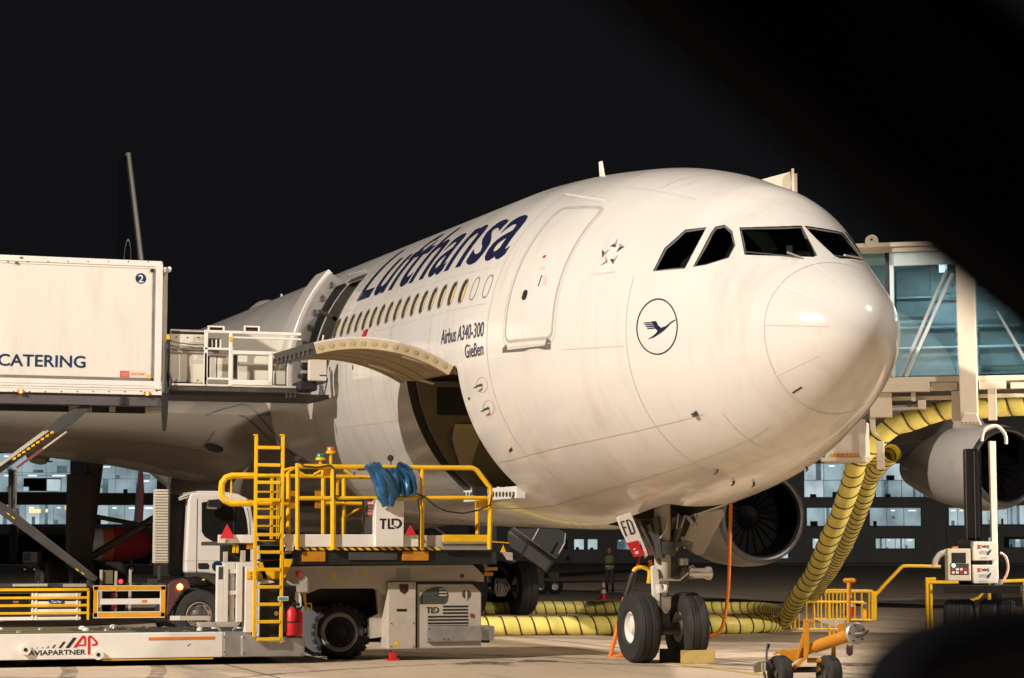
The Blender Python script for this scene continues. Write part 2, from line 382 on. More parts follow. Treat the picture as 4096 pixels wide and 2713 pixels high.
bm = bmesh.new(); bm.from_mesh(cme); bmesh.ops.recalc_face_normals(bm, faces=bm.faces); bm.to_mesh(cme); bm.free()
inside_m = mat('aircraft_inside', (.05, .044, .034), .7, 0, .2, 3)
ho = bpy.data.objects.new('hull_tmp', hme); COL.objects.link(ho); co = bpy.data.objects.new('cut_tmp', cme); COL.objects.link(co)
hme.materials.append(hull_m); hme.materials.append(inside_m); cme.materials.append(hull_m); cme.materials.append(inside_m)
cme.polygons.foreach_set('material_index', [1]*len(cme.polygons))
bo = ho.modifiers.new('b', 'BOOLEAN'); bo.operation = 'DIFFERENCE'; bo.object = co; bo.solver = 'EXACT'; bo.use_self = True
fme = bpy.data.meshes.new_from_object(ho.evaluated_get(bpy.context.evaluated_depsgraph_get()))
bpy.data.objects.remove(ho); bpy.data.objects.remove(co)
# ------------------------------------------------------------------ the airliner
plane = thing('airliner', 'white four-engined airliner parked nose to the right with its front cargo door open', 'aircraft', (6.67, 0, 0))
fme.transform(Matrix.Translation(-Vector((6.67, 0, 0)))); fme.shade_smooth(); fme.set_sharp_from_angle(angle=math.radians(30))
fus = bpy.data.objects.new('fuselage', fme); COL.objects.link(fus); fus.parent = plane
def strip(pts, wd, m, name, par=plane, off=.004, closed=False):   # a ribbon lying on the skin through 3D points
    mb = MB(); n = len(pts); P = [BVH.find_nearest(q) for q in pts]
    L = []
    for i in range(n):
        a = P[(i-1) % n if closed else max(i-1, 0)][0]; b = P[(i+1) % n if closed else min(i+1, n-1)][0]
        c, nr = P[i][0], P[i][1]; nr = nr if nr.dot(c-A2W(P[i][0].x, 0, section(max(c.x, .01))[3])) > 0 else -nr
        k = (b-a).normalized().cross(nr)*wd/2; L.append((c-k+nr*off, c+k+nr*off))
    vs = [q for a in L for q in a]; fs = [(2*i, 2*i+1, 2*((i+1) % n)+1, 2*((i+1) % n)) for i in range(n if closed else n-1)]
    return mb.add(vs, fs).build(name, m, par, True, fix=False)
def girth(X, a0, a1, n=60): return [hp(X, a0+(a1-a0)*i/n) for i in range(n+1)]
def skin_poly(poly, m, name, par=plane, off=.005, seg=6):   # a filled patch outlined by pixels
    pts = []
    for i, a in enumerate(poly):
        b = poly[(i+1) % len(poly)]
        for k in range(seg): pts.append((a[0]+(b[0]-a[0])*k/seg, a[1]+(b[1]-a[1])*k/seg))
    vs = [hit(u, v, off)[0] for u, v in pts]; return MB().add(vs, [tuple(range(len(vs)))]).build(name, m, par, fix=False)
def skin_text(body, X0, X1, d0, d1, m, name='lettering', bold=.02, slant=0, par=plane, spacing=1.):
    """letters wrapped on the skin: left edge at station X0, right edge at X1, foot at girth angle d0, head at d1"""
    vs, fs = text2d(body, bold, spacing)
    bm = bmesh.new(); bv = [bm.verts.new((x, y, 0)) for x, y in vs]
    for f in fs:
        try: bm.faces.new([bv[i] for i in f])
        except ValueError: pass
    for i in range(1, 24):
        bmesh.ops.bisect_plane(bm, geom=bm.verts[:]+bm.edges[:]+bm.faces[:], plane_co=(0, i/24, 0), plane_no=(0, 1, 0))
    for i in range(1, 16):
        bmesh.ops.bisect_plane(bm, geom=bm.verts[:]+bm.edges[:]+bm.faces[:], plane_co=(i/16, 0, 0), plane_no=(1, 0, 0))
    bm.verts.index_update()
    V = [hp(X0+(X1-X0)*(q.co.x+slant*q.co.y), d0+(d1-d0)*q.co.y, .006) for q in bm.verts]; Fs = [tuple(q.index for q in f.verts) for f in bm.faces]; bm.free()
    return MB().add(V, Fs).build(name, m, par, fix=False)
# seams
strip(girth(.96, 0, 358, 120), .012, seam_m, 'radome_seam', closed=True)
for X, a0, a1 in ((3.35, -80, 20), (6.86, -88, 88), (4.2, 62, 118), (13.2, -60, 20), (11.0, 55, 88), (8.05, -85, -56), (14.9, -60, 10), (9.55, -4, 12), (12.0, -60, 12), (5.6, 52, 100), (2.1, -70, -42), (18.9, 20, 70)):
    strip(girth(X, a0, a1), .012 if X != 6.86 else .018, seam_m, 'skin_seam')
for d, X0, X1 in ((-21, 11.1, 19), (-40, 2.4, 8), (-62, 1.6, 12), (72, 7, 18), (2, .2, .95), (60, 3.2, 16), (-6, 3.4, 4.7), (-50, 11.2, 18), (12, 7.0, 16.3), (24.5, 7.0, 16.3)):
    strip([hp(X0+(X1-X0)*i/40, d) for i in range(41)], .009, seam_m, 'skin_seam')
for d in (-34, 40, -75, 75): strip([hp(.97-.6*i/16, d) for i in range(17)], .014, wht_m, 'lightning_strip')
# flight deck panes
seal_m = mat('window_seal', (.10, .10, .095), .6)
clear_m = bpy.data.materials.new('flight_deck_glass'); clear_m.use_nodes = True
nt = clear_m.node_tree; b_ = nt.nodes['Principled BSDF']; tr_ = nt.nodes.new('ShaderNodeBsdfTransparent'); tr_.inputs[0].default_value = (.45, .5, .48, 1)
gl_ = nt.nodes.new('ShaderNodeBsdfGlossy'); gl_.inputs['Roughness'].default_value = .04; fr_ = nt.nodes.new('ShaderNodeFresnel'); mx_ = nt.nodes.new('ShaderNodeMixShader')
nt.links.new(fr_.outputs[0], mx_.inputs[0]); nt.links.new(tr_.outputs[0], mx_.inputs[1]); nt.links.new(gl_.outputs[0], mx_.inputs[2])
nt.links.new(mx_.outputs[0], nt.nodes['Material Output'].inputs[0]); MAT['flight_deck_glass'] = clear_m
for cw in CKW:
    nm = sum((n for h, n in cw), Vector()).normalized(); c = sum((h for h, n in cw), Vector())/len(cw)
    pn = MB().add([h-nm*.022 for h, n in cw], [tuple(range(len(cw)))]).build('cockpit_pane', clear_m, plane)
    rim = MB(); n_ = len(cw); ins = [h+(c-h)*(.035/max((c-h).length, .05)) for h, n in cw]
    rim.add([h-nm*.016 for h, n in cw]+[h-nm*.018 for h in ins], [(i, (i+1) % n_, n_+(i+1) % n_, n_+i) for i in range(n_)]).build('seal', seal_m, pn)
    MB().add([h-nm*.33 for h, n in cw], [tuple(range(len(cw)))]).build('blind', black_m, pn)  # black sheet, not a fitted blind: stands for the dark flight deck
# seat back and glare shield seen through the starboard screen
bei2_m = mat('flight_deck_trim', (.42, .44, .33), .7)
def in_screen(x0, y0, x1, y1, dep):
    q = [hit(x0, y1)[0], hit(x1, y1)[0], hit(x1, y0)[0], hit(x0, y0)[0]]; nm = sum((n for h, n in CKW[2]), Vector()).normalized()
    return MB().prism([a-nm*dep for a in q], -nm*.08)
in_screen(3025, 975, 3140, 1002, .2).build('glare_shield', bei2_m, plane); in_screen(3144, 930, 3168, 1000, .2).build('headrest', bei2_m, plane)
for x0, y0, x1, y1, x2, y2 in ((2985, 1014, 3206, 1038, 3150, 1022), (3338, 1032, 3440, 1040, 3372, 1034)):
    a, b, c = hit(x0, y0, .03)[0], hit(x1, y1, .03)[0], hit(x2, y2, .05)[0]
    wp = MB().tube([a, b], .009, 6).build('wiper', stl_m, plane); MB().tube([c, b], .012, 6).build('wiper_arm', alu_m, wp)
# cabin windows
shade_m = mat('window_shade', (.74, .54, .25), .25, 0, .12, 2, coat=.5)
ring_m = mat('window_surround', (.26, .22, .17), .45)
for i, X in enumerate(WIN):
    if i < 2:
        strip(oval(X, 18, .125, .185, 0, 24), .026, ring_m, 'window_plug', closed=True); continue
    o = MB().add(oval(X, 18, .127, .189, -.042), [tuple(range(18))]).build('cabin_window', shade_m, plane, fix=False)
    a = oval(X, 18, .128, .19, .003); b = oval(X, 18, .148, .213, .004); r = MB(); r.add(a+b, [(j, (j+1) % 18, 18+(j+1) % 18, 18+j) for j in range(18)]).build('surround', ring_m, o, fix=False)
# titles
skin_text('Lufthansa', 15.52, 7.02, 27.6, 55.6, blue_m, 'airline_title', .013, 0, spacing=1.04)
skin_text('Airbus A340-300', 8.88, 6.98, 1.3, 6.2, blue_m, 'type_title', .012, spacing=1.0)
skin_text('Gießen', 7.72, 6.99, -4.6, -.2, blue_m, 'type_title', .012)
def outline(pts, wd, m, name, **k): return strip(pts, wd, m, name, closed=True, **k)
def rr_skin(X0, X1, d0, d1, r, n=6, seg=10):
    k = math.degrees(1/2.75); dr = r*k; out = []; P = []
    for cx, cd_, a0 in ((X1-r, d1-dr, 0), (X0+r, d1-dr, 90), (X0+r, d0+dr, 180), (X1-r, d0+dr, 270)):
        for i in range(n+1):
            a = math.radians(a0+90*i/n); P.append((cx+r*math.cos(a), cd_+dr*math.sin(a)))
    for i, a in enumerate(P):
        b = P[(i+1) % len(P)]; m_ = seg if math.hypot(a[0]-b[0], (a[1]-b[1])/k) > .3 else 1
        for j in range(m_): out.append(hp(a[0]+(b[0]-a[0])*j/m_, a[1]+(b[1]-a[1])*j/m_))
    return out
d1o = outline(rr_skin(4.90, 6.22, -1.6, 47.5, .14), .045, dseam_m, 'front_door')
outline(rr_skin(4.83, 6.29, -3.6, 48.2, .2), .012, seam_m, 'gap', par=d1o)
sc_m = mat('scuff_plate', (.13, .12, .11), .6)
skin_poly([(2010,1412),(2012,1392),(2026,1378),(2030,1400),(2180,1382),(2188,1352),(2203,1362),(2203,1398)], sc_m, 'scuff_plate', d1o)
MB().add(oval(5.76, 13.2, .07, .085, .005), [tuple(range(18))]).build('door_window', black_m, d1o, fix=False)
strip([hit(2153+(2168-2153)*i/4, 1146+(1101-1146)*i/4)[0] for i in range(5)], .025, black_m, 'door_handle', d1o)
skin_poly([(2168,1033),(2177,1022),(2186,1021),(2180,1032)], red_m, 'red_mark', d1o)
for pl in ([(2170,1106),(2186,1104),(2184,1140),(2166,1142)], [(2078,1172),(2092,1170),(2094,1190),(2080,1193)], [(2160,1066),(2180,1064),(2176,1076),(2156,1080)]):
    skin_poly(pl, mat('faded_print', (.62, .54, .46), .5), 'faded_marking', d1o)
# round crane badge
bc, br = (2.80, 1.0), .345
def badge(a, b):        # badge plane coordinates -> skin (a to the right, b up), metres
    X = 2.80-a; return hp(X, .9+math.degrees(b/1.83), .005)
ring = [badge(.36*math.cos(2*PI*i/64), .36*math.sin(2*PI*i/64)) for i in range(64)]; ri = [badge(.342*math.cos(2*PI*i/64), .342*math.sin(2*PI*i/64)) for i in range(64)]
bd = MB().add(ring+ri, [(i, (i+1) % 64, 64+(i+1) % 64, 64+i) for i in range(64)]).build('round_badge', blue_m, plane, fix=False)
S_ = lambda x, y: badge((x-357)/120*.345*.97, -(y-1222)/178*.345*.97)     # zoomed-in pixel sketch of the bird
def bird(pts): return MB().add([S_(x, y) for x, y in pts], [tuple(range(len(pts)))]).build('bird_shape', blue_m, bd, fix=False)
bird([(300,1300),(330,1282),(352,1262),(362,1245),(380,1228),(404,1217),(414,1214),(436,1192),(462,1172),(476,1168),(460,1184),(440,1200),(420,1226),(398,1248),(370,1270),(340,1290),(308,1300)])
bird([(324,1182),(352,1181),(366,1208),(384,1224),(376,1240),(362,1246),(350,1232),(338,1210)])
for k in range(4): bird([(272+8*k,1190+12*k),(332+4*k,1186+12*k),(338+4*k,1194+12*k),(276+8*k,1197+12*k)])
# star badge of five arrowheads
st1, st2, st3 = mat('star_light', (.62, .58, .57), .3), mat('star_mid', (.30, .27, .28), .3), mat('star_dark', (.05, .045, .045), .3)
Q = lambda x, y: (2000+x/2.09, 700+y/2.09)
stb = None
for tri in ([(920,597),(985,532),(962,575),(968,606)], [(972,650),(1000,572),(1000,605),(1042,600)], [(853,625),(917,622),(875,650),(856,695)], [(920,705),(990,667),(955,705),(945,748)], [(835,763),(885,680),(880,732),(902,728)]):
    pm = [Q(*t) for t in tri]
    o = skin_poly([pm[0], pm[1], pm[2]], st1, 'star_badge' if stb is None else 'arrowhead', plane if stb is None else stb, seg=2)
    stb = stb or o
    skin_poly([pm[1], pm[3], pm[2]], st2, 'facet', stb, seg=2); skin_poly([pm[0], pm[2], pm[3]], st3, 'facet', stb, seg=2)
A_, B_, C_ = [hit(*Q(*t), .005)[0] for t in ((770, 842), (958, 820), (774, 826))]
lettering('STAR ALLIANCE', A_, B_, C_, mat('faint_print', (.55, .49, .42), .5), stb, bold=0)
# probes, antennas, small marks
for (x, y) in ((1928, 1540), (1955, 1632)):
    h, n = hit(x, y); rg = strip([hit(x+22*math.cos(2*PI*i/24), y+30*math.sin(2*PI*i/24))[0] for i in range(24)], .012, mat('faded_red_ring', (.62, .33, .24), .6), 'probe_ring', closed=True)
    MB().tube([h-n*.01, h+n*.07, h+n*.08+Vector((.16, 0, -.02))], [.022, .018, .008], 8).build('air_probe', stl_m, rg, True)
for (x, y, dx) in ((2785, 1648, 0), (2790, 1655, 0), (2870, 1880, 0), (2935, 1925, 0), (3015, 1930, 0), (3225, 1868, 0), (3365, 1765, 0)):
    h, n = hit(x, y)
    if h: MB().tube([h-n*.01, h+n*.04, h+n*.06+Vector((.07, 0, 0))], [.02, .016, .012], 8).build('sensor_vane', stl_m, plane, True)
skin_poly([(3168, 1570), (3205, 1546), (3210, 1551), (3172, 1574)], black_m, 'dark_mark', seg=2)
for pl in ([(2035, 1800), (2047, 1788), (2052, 1800), (2040, 1812)], [(1873, 1590), (1880, 1589), (1881, 1599), (1874, 1600)]): skin_poly(pl, stl_m, 'dark_mark', seg=2)
def fin_blade(X, h, c, t=.03, name='blade_antenna'):
    a, b = hp(X, 90), hp(X+c, 90); MB().prism([a+Vector((0, -t/2, -.05)), b+Vector((0, -t/2, -.05)), b+Vector((.12*h+.02, -t/2, h)), b+Vector((-c*.35+.12*h, -t/2, h)), ], (0, t, 0)).build(name, wht_m, plane)
fin_blade(9.05, .36, .22)
fin_blade(33.0, .32, .30)
MB().rev(hp(35.5, 90), (1, 0, 0), [(-1.3, .02), (-1.1, .16), (-.6, .3), (0, .34), (.9, .3), (1.6, .15), (1.9, .02)], 20).build('antenna_dome', grey_m, plane, True)
for X in (7.3, 7.5): MB().rev(hp(X, 90, -.01), (0, 0, 1), [(0, .05), (.03, .045), (.045, .01)], 10).build('roof_light', alu_m, plane, True)
for (x0, y0, x1, y1) in ((2260, 777, 2430, 805), (1396, 1098, 1470, 1082)): strip([hit(x0+(x1-x0)*i/8, y0+(y1-y0)*i/8)[0] for i in range(9)], .022, wht_m, 'gutter', off=.01)
# ------------------------------------------------------------------ front cargo door, swung up on its hinge
lin_m = mat('cargo_door_lining', (.42, .325, .19), .5, 0, .08, 2, .02, 20, dirt=((.24, .17, .08), .4, 2))
zinc_m = mat('primer_frame', (.52, .43, .27), .5, 0, .08, 4)
hy, hz = 2.804, -.30; rot = math.radians(126.8)
def door_pt(X, deg, r):
    y, z = r*math.cos(math.radians(deg))-hy, r*math.sin(math.radians(deg))-hz
    return A2W(X, hy+y*math.cos(rot)-z*math.sin(rot), hz+y*math.sin(rot)+z*math.cos(rot))
DA = [-6.3-46.6*i/16 for i in range(17)]
def arc_slab(X0, X1, r0, r1, angs=DA): return MB().loft([[door_pt(X0, a, r0), door_pt(X1, a, r0), door_pt(X1, a, r1), door_pt(X0, a, r1)] for a in angs])
cdoor = arc_slab(8.16, 10.90, 2.82, 2.795).build('cargo_door', hull_m, plane, True)
arc_slab(8.26, 10.80, 2.80, 2.67).build('lining', lin_m, cdoor, True)
for X in (8.16, 10.80): arc_slab(X, X+.1, 2.796, 2.64).build('edge_frame', zinc_m, cdoor, True)
for X in (8.85, 9.5, 10.15): arc_slab(X, X+.05, 2.68, 2.655).build('rib', lin_m, cdoor, True)
for i in range(13):
    a = -9-42*i/12; c = (door_pt(8.158, a, 2.725)); c2 = door_pt(8.150, a, 2.725)
    MB().cyl(c, c2, .035, 12).build('lightening_hole', mat('shadow_hole', (.40, .33, .21), .7), cdoor)
for i in range(9):
    X = 8.3+.3*i; a, b = door_pt(X, -52.9, 2.80), door_pt(X, -54.3, 2.74)
    MB().tube([door_pt(X, -52.6, 2.74), door_pt(X, -54.6, 2.73), door_pt(X, -54.9, 2.66)], [.035, .03, .02], 6).build('latch', stl_m, cdoor)
MB().loft([[door_pt(X, -52.7, 2.83), door_pt(X, -53.4, 2.83), door_pt(X, -53.4, 2.62), door_pt(X, -52.7, 2.62)] for X in (8.17, 10.89)]).build('lower_edge', stl_m, cdoor)
for X in (8.5, 10.5): MB().tube([A2W(X, 2.45, -.45), door_pt(X, -22, 2.66)], .035, 8).build('door_actuator', alu_m, cdoor)
for i in range(14): 
    X = 8.25+.2*i; MB().box(A2W(X, 2.66, -.40), A2W(X+.07, 2.79, -.315)).build('hinge_lug', zinc_m, cdoor)
# hold interior
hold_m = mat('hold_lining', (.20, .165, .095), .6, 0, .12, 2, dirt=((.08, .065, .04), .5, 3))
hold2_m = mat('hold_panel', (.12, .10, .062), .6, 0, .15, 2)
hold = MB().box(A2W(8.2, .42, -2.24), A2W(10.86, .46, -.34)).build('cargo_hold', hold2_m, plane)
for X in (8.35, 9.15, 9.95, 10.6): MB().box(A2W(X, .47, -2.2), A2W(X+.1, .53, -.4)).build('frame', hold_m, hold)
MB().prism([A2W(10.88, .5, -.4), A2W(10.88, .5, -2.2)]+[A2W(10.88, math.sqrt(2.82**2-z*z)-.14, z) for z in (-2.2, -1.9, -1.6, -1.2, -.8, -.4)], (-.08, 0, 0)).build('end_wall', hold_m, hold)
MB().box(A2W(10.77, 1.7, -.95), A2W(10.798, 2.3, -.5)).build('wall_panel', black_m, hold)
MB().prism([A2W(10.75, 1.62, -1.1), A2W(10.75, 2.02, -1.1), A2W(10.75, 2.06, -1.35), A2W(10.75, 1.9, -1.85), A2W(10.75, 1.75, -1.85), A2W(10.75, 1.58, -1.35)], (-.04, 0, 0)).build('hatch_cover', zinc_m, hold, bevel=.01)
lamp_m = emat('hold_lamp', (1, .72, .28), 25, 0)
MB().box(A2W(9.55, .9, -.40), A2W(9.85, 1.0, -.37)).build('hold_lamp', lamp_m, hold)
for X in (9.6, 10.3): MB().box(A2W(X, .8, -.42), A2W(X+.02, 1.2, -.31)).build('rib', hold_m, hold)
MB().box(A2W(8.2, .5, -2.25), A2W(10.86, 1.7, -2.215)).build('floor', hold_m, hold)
sill = MB().box(A2W(8.16, 1.64, -2.33), A2W(10.9, 1.80, -2.20)).build('door_sill', wht_m, plane, bevel=.01)
for i in range(16):
    c = A2W(8.26+.17*i, 1.80, -2.265); MB().cyl(c+Vector((0, -.02, 0)), c+Vector((0, .012, 0)), .042, 12).build('roller', stl_m, sill, True)
for i in range(6): MB().rev(A2W(8.4+.45*i, 1.7, -2.2), (0, 0, 1), [(0, .06), (.05, .055), (.06, .02)], 10).build('ball_mat', alu_m, sill, True)
# second door, swung aft of its opening
def patch(X0, X1, d0, d1, o0, o1, n=14):
    return MB().loft([[hp(X0, d0+(d1-d0)*i/n, o0), hp(X1, d0+(d1-d0)*i/n, o0), hp(X1, d0+(d1-d0)*i/n, o1), hp(X0, d0+(d1-d0)*i/n, o1)] for i in range(n+1)])
d2 = patch(17.75, 18.8, -4, 41, .36, .47).build('second_door', hull_m, plane, True, bevel=.02)
patch(17.58, 17.75, -3, 40, .16, .40).build('door_edge', alu_m, d2, True)
for i in range(7):
    a = 0+6*i; MB().box(hp(17.54, a, .2), hp(17.60, a+1.2, .30)).build('door_catch', stl_m, d2)
for a in (10, 26): MB().tube([hp(17.5, a, -.1), hp(17.65, a, .3), hp(17.9, a, .38)], .04, 6).build('hinge_arm', stl_m, d2)
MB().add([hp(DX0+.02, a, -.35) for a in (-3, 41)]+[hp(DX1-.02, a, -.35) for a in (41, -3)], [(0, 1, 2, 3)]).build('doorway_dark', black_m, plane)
for X in (16.5,): patch(16.38, 16.46, -3, 42, -.02, .012).build('door_frame', dgr_m, plane, True)
patch(16.40, 17.60, 41.6, 43.4, -.02, .03).build('door_frame', dgr_m, plane, True)
MB().tube([hp(16.95, 2, .05), hp(16.95, 16, .05)], .02, 6).build('barrier_pole', wht_m, plane)
MB().box(hp(16.9, 2, .07), hp(16.99, 13, .09)).build('red_streamer', reda_m, plane)
stc = hp(13.9, 11, .01); MB().prism([hp(14.05, 7.5, .012), hp(13.86, 7.8, .012), hp(13.62, 13.5, .012), hp(13.8, 13.2, .012)], hp(14, 10, .03)-hp(14, 10, 0)).build('red_streamer', reda_m, plane)
for (x, y) in ((1320, 1478), (1411, 1470)): skin_poly([(x-2, y-9), (x+2, y-9), (x+2, y+9), (x-2, y+9)], stl_m, 'drain_slot', seg=2)
# ------------------------------------------------------------------ belly fairing, wings, fin
def sup(c, a, b, e, n=32):
    out = []
    for i in range(n):
        t = 2*PI*i/n; cc, ss = math.cos(t), math.sin(t)
        out.append((c[0]+a*math.copysign(abs(cc)**(2/e), cc), c[1]+b*math.copysign(abs(ss)**(2/e), ss)))
    return out
rings = []
for i in range(27):
    t = i/26; X = 17.6+21.5*t; k = math.sin(PI*min(max(t, .004), .996))**.42
    rings.append([A2W(X, y, z) for y, z in sup((0, -1.75), 3.12*(.35+.65*k), 1.38*(.25+.75*k), 2.7, 44)])
belly_m = mat('belly_shaded_grey', (.20, .175, .148), .40, 0, .07, .7, coat=.2, stretch=(.4, 1, .5), dirt=((.15, .12, .095), .5, 1.2))  # darker than the real light grey: shade under the wing put into the colour
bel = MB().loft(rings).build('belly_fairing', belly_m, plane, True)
c, n = None, None
vent = MB()
def foil(Xl, zl, ch, tc, Y, inc, n=14):    # closed airfoil loop
    up, lo = [], []
    for i in range(n+1):
        x = .5-.5*math.cos(PI*i/n); th = 5*tc*(.2969*math.sqrt(x)-.126*x-.3516*x*x+.2843*x**3-.1015*x**4)
        up.append(A2W(Xl+x*ch, Y, zl-inc*x*ch+th*ch*.8)); lo.append(A2W(Xl+x*ch, Y, zl-inc*x*ch-th*ch*1.15))
    return up+lo[::-1][1:-1] if False else up+list(reversed(lo))[1:-1]
def wing(sd):
    st = [(2.0, 21.0, -.62, 11.2, .165, .105), (3.2, 21.9, -.56, 10.6, .155, .10), (5, 23.0, -.5, 9.6, .135, .085), (9.4, 25.6, -.38, 7.4, .12, .06), (19.2, 31.2, .45, 4.9, .11, .02), (28.6, 36.6, 1.5, 2.5, .10, 0)]
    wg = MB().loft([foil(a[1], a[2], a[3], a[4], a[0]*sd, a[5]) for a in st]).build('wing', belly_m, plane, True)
    MB().loft([foil(36.6, 1.5, 2.5, .1, 28.6*sd, 0), [q+Vector((1.6, .8*sd, 2.3)) for q in foil(36.9, 1.5, 1.0, .1, 28.6*sd, 0)]]).build('winglet', hull_m, wg, True)
    for Y, X, z in ((6.6, 30.6, -1.25), (12.2, 32.2, -.35), (16.5, 34.0, .1), (22, 36.2, .6)):
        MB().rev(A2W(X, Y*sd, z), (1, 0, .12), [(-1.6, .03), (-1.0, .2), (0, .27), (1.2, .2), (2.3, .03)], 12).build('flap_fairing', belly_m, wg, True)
    return wg
wing(1); wing(-1)
def engine(X, Y, z, label=None):
    c = Vector((X, Y, z))
    o = MB().rev(c, (1, 0, .03), [(.16, 1.10), (.5, 1.17), (1.2, 1.21), (2.2, 1.18), (3.3, 1.02), (4.3, .78), (5.1, .56)], 40, False).build('engine', nac_m, plane, True)
    MB().rev(c, (1, 0, .03), [(.16, 1.10), (.05, 1.07), (0, 1.01), (.03, .965), (.14, .935)], 40, False).build('intake_lip', mat('lip_metal', (.30, .30, .31), .3, .9), o, True, fix=False)
    MB().rev(c, (1, 0, .03), [(.14, .935), (.5, .92), (1.0, .92), (1.02, .01)], 40, False).build('intake_duct', mat('intake_dark', (.003, .003, .0035), .8, spec=.08), o, True, fix=False)
    MB().rev(c, (1, 0, .03), [(.55, .01), (.65, .12), (.85, .24), (1.0, .28)], 20, False).build('spinner', mat('spinner_dark', (.006, .006, .007), .6, spec=.2), o, True)
    for k in range(22):
        a = 2*PI*k/22; r = Vector((0, math.cos(a), math.sin(a))); tg = Vector((0, -math.sin(a), math.cos(a))); q = c+Vector((.93, 0, .03))
        MB().add([q+r*.26-tg*.03, q+r*.26+tg*.03+Vector((.06, 0, 0)), q+r*.9+tg*.13+Vector((.03, 0, 0)), q+r*.9-tg*.08], [(0, 1, 2, 3)]).build('fan_blade', mat('fan_dark', (.0025, .0025, .003), .7, 0, spec=.1), o)
    MB().loft([[c+Vector(v) for v in ((.9, -.03, 1.15), (.9, .03, 1.15), (1.2, .03, 1.2), (1.2, -.03, 1.2))], [c+Vector(v) for v in ((1.6, -.2, 1.0), (1.6, .2, 1.0), (2.0, .2, 1.75), (2.0, -.2, 1.75))],
              [c+Vector(v) for v in ((6.2, -.12, .9), (6.2, .12, .9), (6.4, .12, 1.6), (6.4, -.12, 1.6))]]).build('pylon', nac_m, o, True)
    return o
for X, Y, z in ((23.2, -9.37, 2.46), (28.62, -19.2, 3.95), (23.2, 9.37, 2.46), (28.62, 19.2, 3.95)): engine(X, Y, z)
finblue_m = mat('fin_blue', (.011, .012, .022), .35)
finle_m = mat('fin_edge_grey', (.50, .47, .42), .5, 0, .1, 1)
FB, FT = (53.3, 8.0), (60.7, 17.0)
def finpt(s_, c_, y): X = FB[0]+(FT[0]-FB[0])*s_; ch = 8.6-5.6*s_; return Vector((X+c_*ch, y, FB[1]+(FT[1]-FB[1])*s_))
fn = MB().loft([[finpt(s_, .05, -.085), finpt(s_, .4, -.2), finpt(s_, 1, -.02), finpt(s_, 1, .02), finpt(s_, .4, .2), finpt(s_, .05, .085)] for s_ in (0, .5, 1)]).build('tail_fin', finblue_m, plane, True)
MB().loft([[finpt(s_, .0, 0), finpt(s_, .012, -.06), finpt(s_, .052+.05*s_, -.095), finpt(s_, .052+.05*s_, .095), finpt(s_, .012, .06)] for s_ in (0, .5, 1, 1.012)]).build('leading_edge', finle_m, fn, True)
rc, rr = None, None
d_ = ray(509, 1056); c_ = CAM+d_*((.22-CAM.y)/d_.y); d_ = ray(507, 960); rr = (CAM+d_*((.22-CAM.y)/d_.y)).z-c_.z
MB().add([c_+Vector((r*math.cos(2*PI*i/48), 0, r*math.sin(2*PI*i/48))) for r in (rr, rr*.92) for i in range(48)], [(i, (i+1) % 48, 48+(i+1) % 48, 48+i) for i in range(48)]).build('tail_badge_ring', wht_m, fn)
for sd in (1, -1): MB().loft([foil(55.5, 1.6, 6.0, .1, 1.2*sd, 0), foil(60.5, 2.6, 2.2, .1, 9.7*sd, 0)]).build('tailplane', grey_m, plane, True)
# ------------------------------------------------------------------ landing gear
def wheel(c, ax, R, wd, par, rim=.5, name='wheel', hub=alu_m, tread=0):
    c = Vector(c); ax = Vector(ax).normalized(); h = wd/2; r0 = R*rim
    prof = [(-h*.75, r0), (-h*.95, r0*1.12), (-h, R*.78), (-h*.9, R*.93), (-h*.66, R*.985)]
    gs = [(-.45, 0), (-.40, 1), (-.36, 1), (-.33, 0), (-.10, 0), (-.07, 1), (-.03, 1), (.0, 0), (.25, 0), (.28, 1), (.32, 1), (.35, 0)] if not tread else [(-.3, 0), (.3, 0)]
    prof += [(h*g*1.6, R*(1-.02*q)) for g, q in gs if abs(g*1.6) < .68]
    prof += [(-t, r) for t, r in reversed(prof[:5])]
    ty = MB().rev(c, ax, prof, 40, False).build(name, rub_m, par, True, fix=True)
    MB().rev(c, ax, [(-h*.75, r0), (-h*.8, r0*.93), (-h*.45, r0*.85), (-h*.40, r0*.45), (-h*.75, r0*.38), (-h*.8, 0)], 28, False).build('rim', hub, ty, True)
    MB().rev(c, -ax, [(-h*.75, r0), (-h*.8, r0*.93), (-h*.45, r0*.85), (-h*.40, r0*.45), (-h*.75, r0*.38), (-h*.8, 0)], 28, False).build('rim', hub, ty, True)
    if tread:
        lug = MB(); a = ax.cross(Vector((0, 0, 1))).normalized(); b = ax.cross(a)
        for k in range(tread):
            for sgn in (-1, 1):
                th = 2*PI*(k+.25*sgn)/tread; d = a*math.cos(th)+b*math.sin(th); t = b*math.cos(th)-a*math.sin(th)
                o = c+d*(R-.01)+ax*(sgn*h*.5); lug.obox(o-t*.035-ax*h*.42, t*.07, ax*h*.84, d*.035)
        lug.build('tread', rub_m, ty)
    return ty
N = Fr((6.67, 0, 0), (0, -1, 0), (2300, 1950, 2.055))
Z0 = 0
for sd in (1, -1): wheel((6.67, .385*sd, .522), (0, 1, 0), .522, .37, plane, .45, 'nose_wheel', wht_m)
ng = MB(); ng.cyl((6.67, 0, .5), (6.67, 0, .95), .105, 20).build('gear_leg', stl_m, plane, True)
leg = MB().cyl((6.67, 0, .95), (6.67, 0, 1.22), .088, 20).build('shock_strut', chr_m, plane, True)
MB().cyl((6.67, 0, 1.22), (6.67, 0, 2.6), .125, 20).build('gear_leg', bei_m, plane, True)
MB().cyl((6.67, -.33, .522), (6.67, .33, .522), .07, 16).build('axle', stl_m, plane, True)
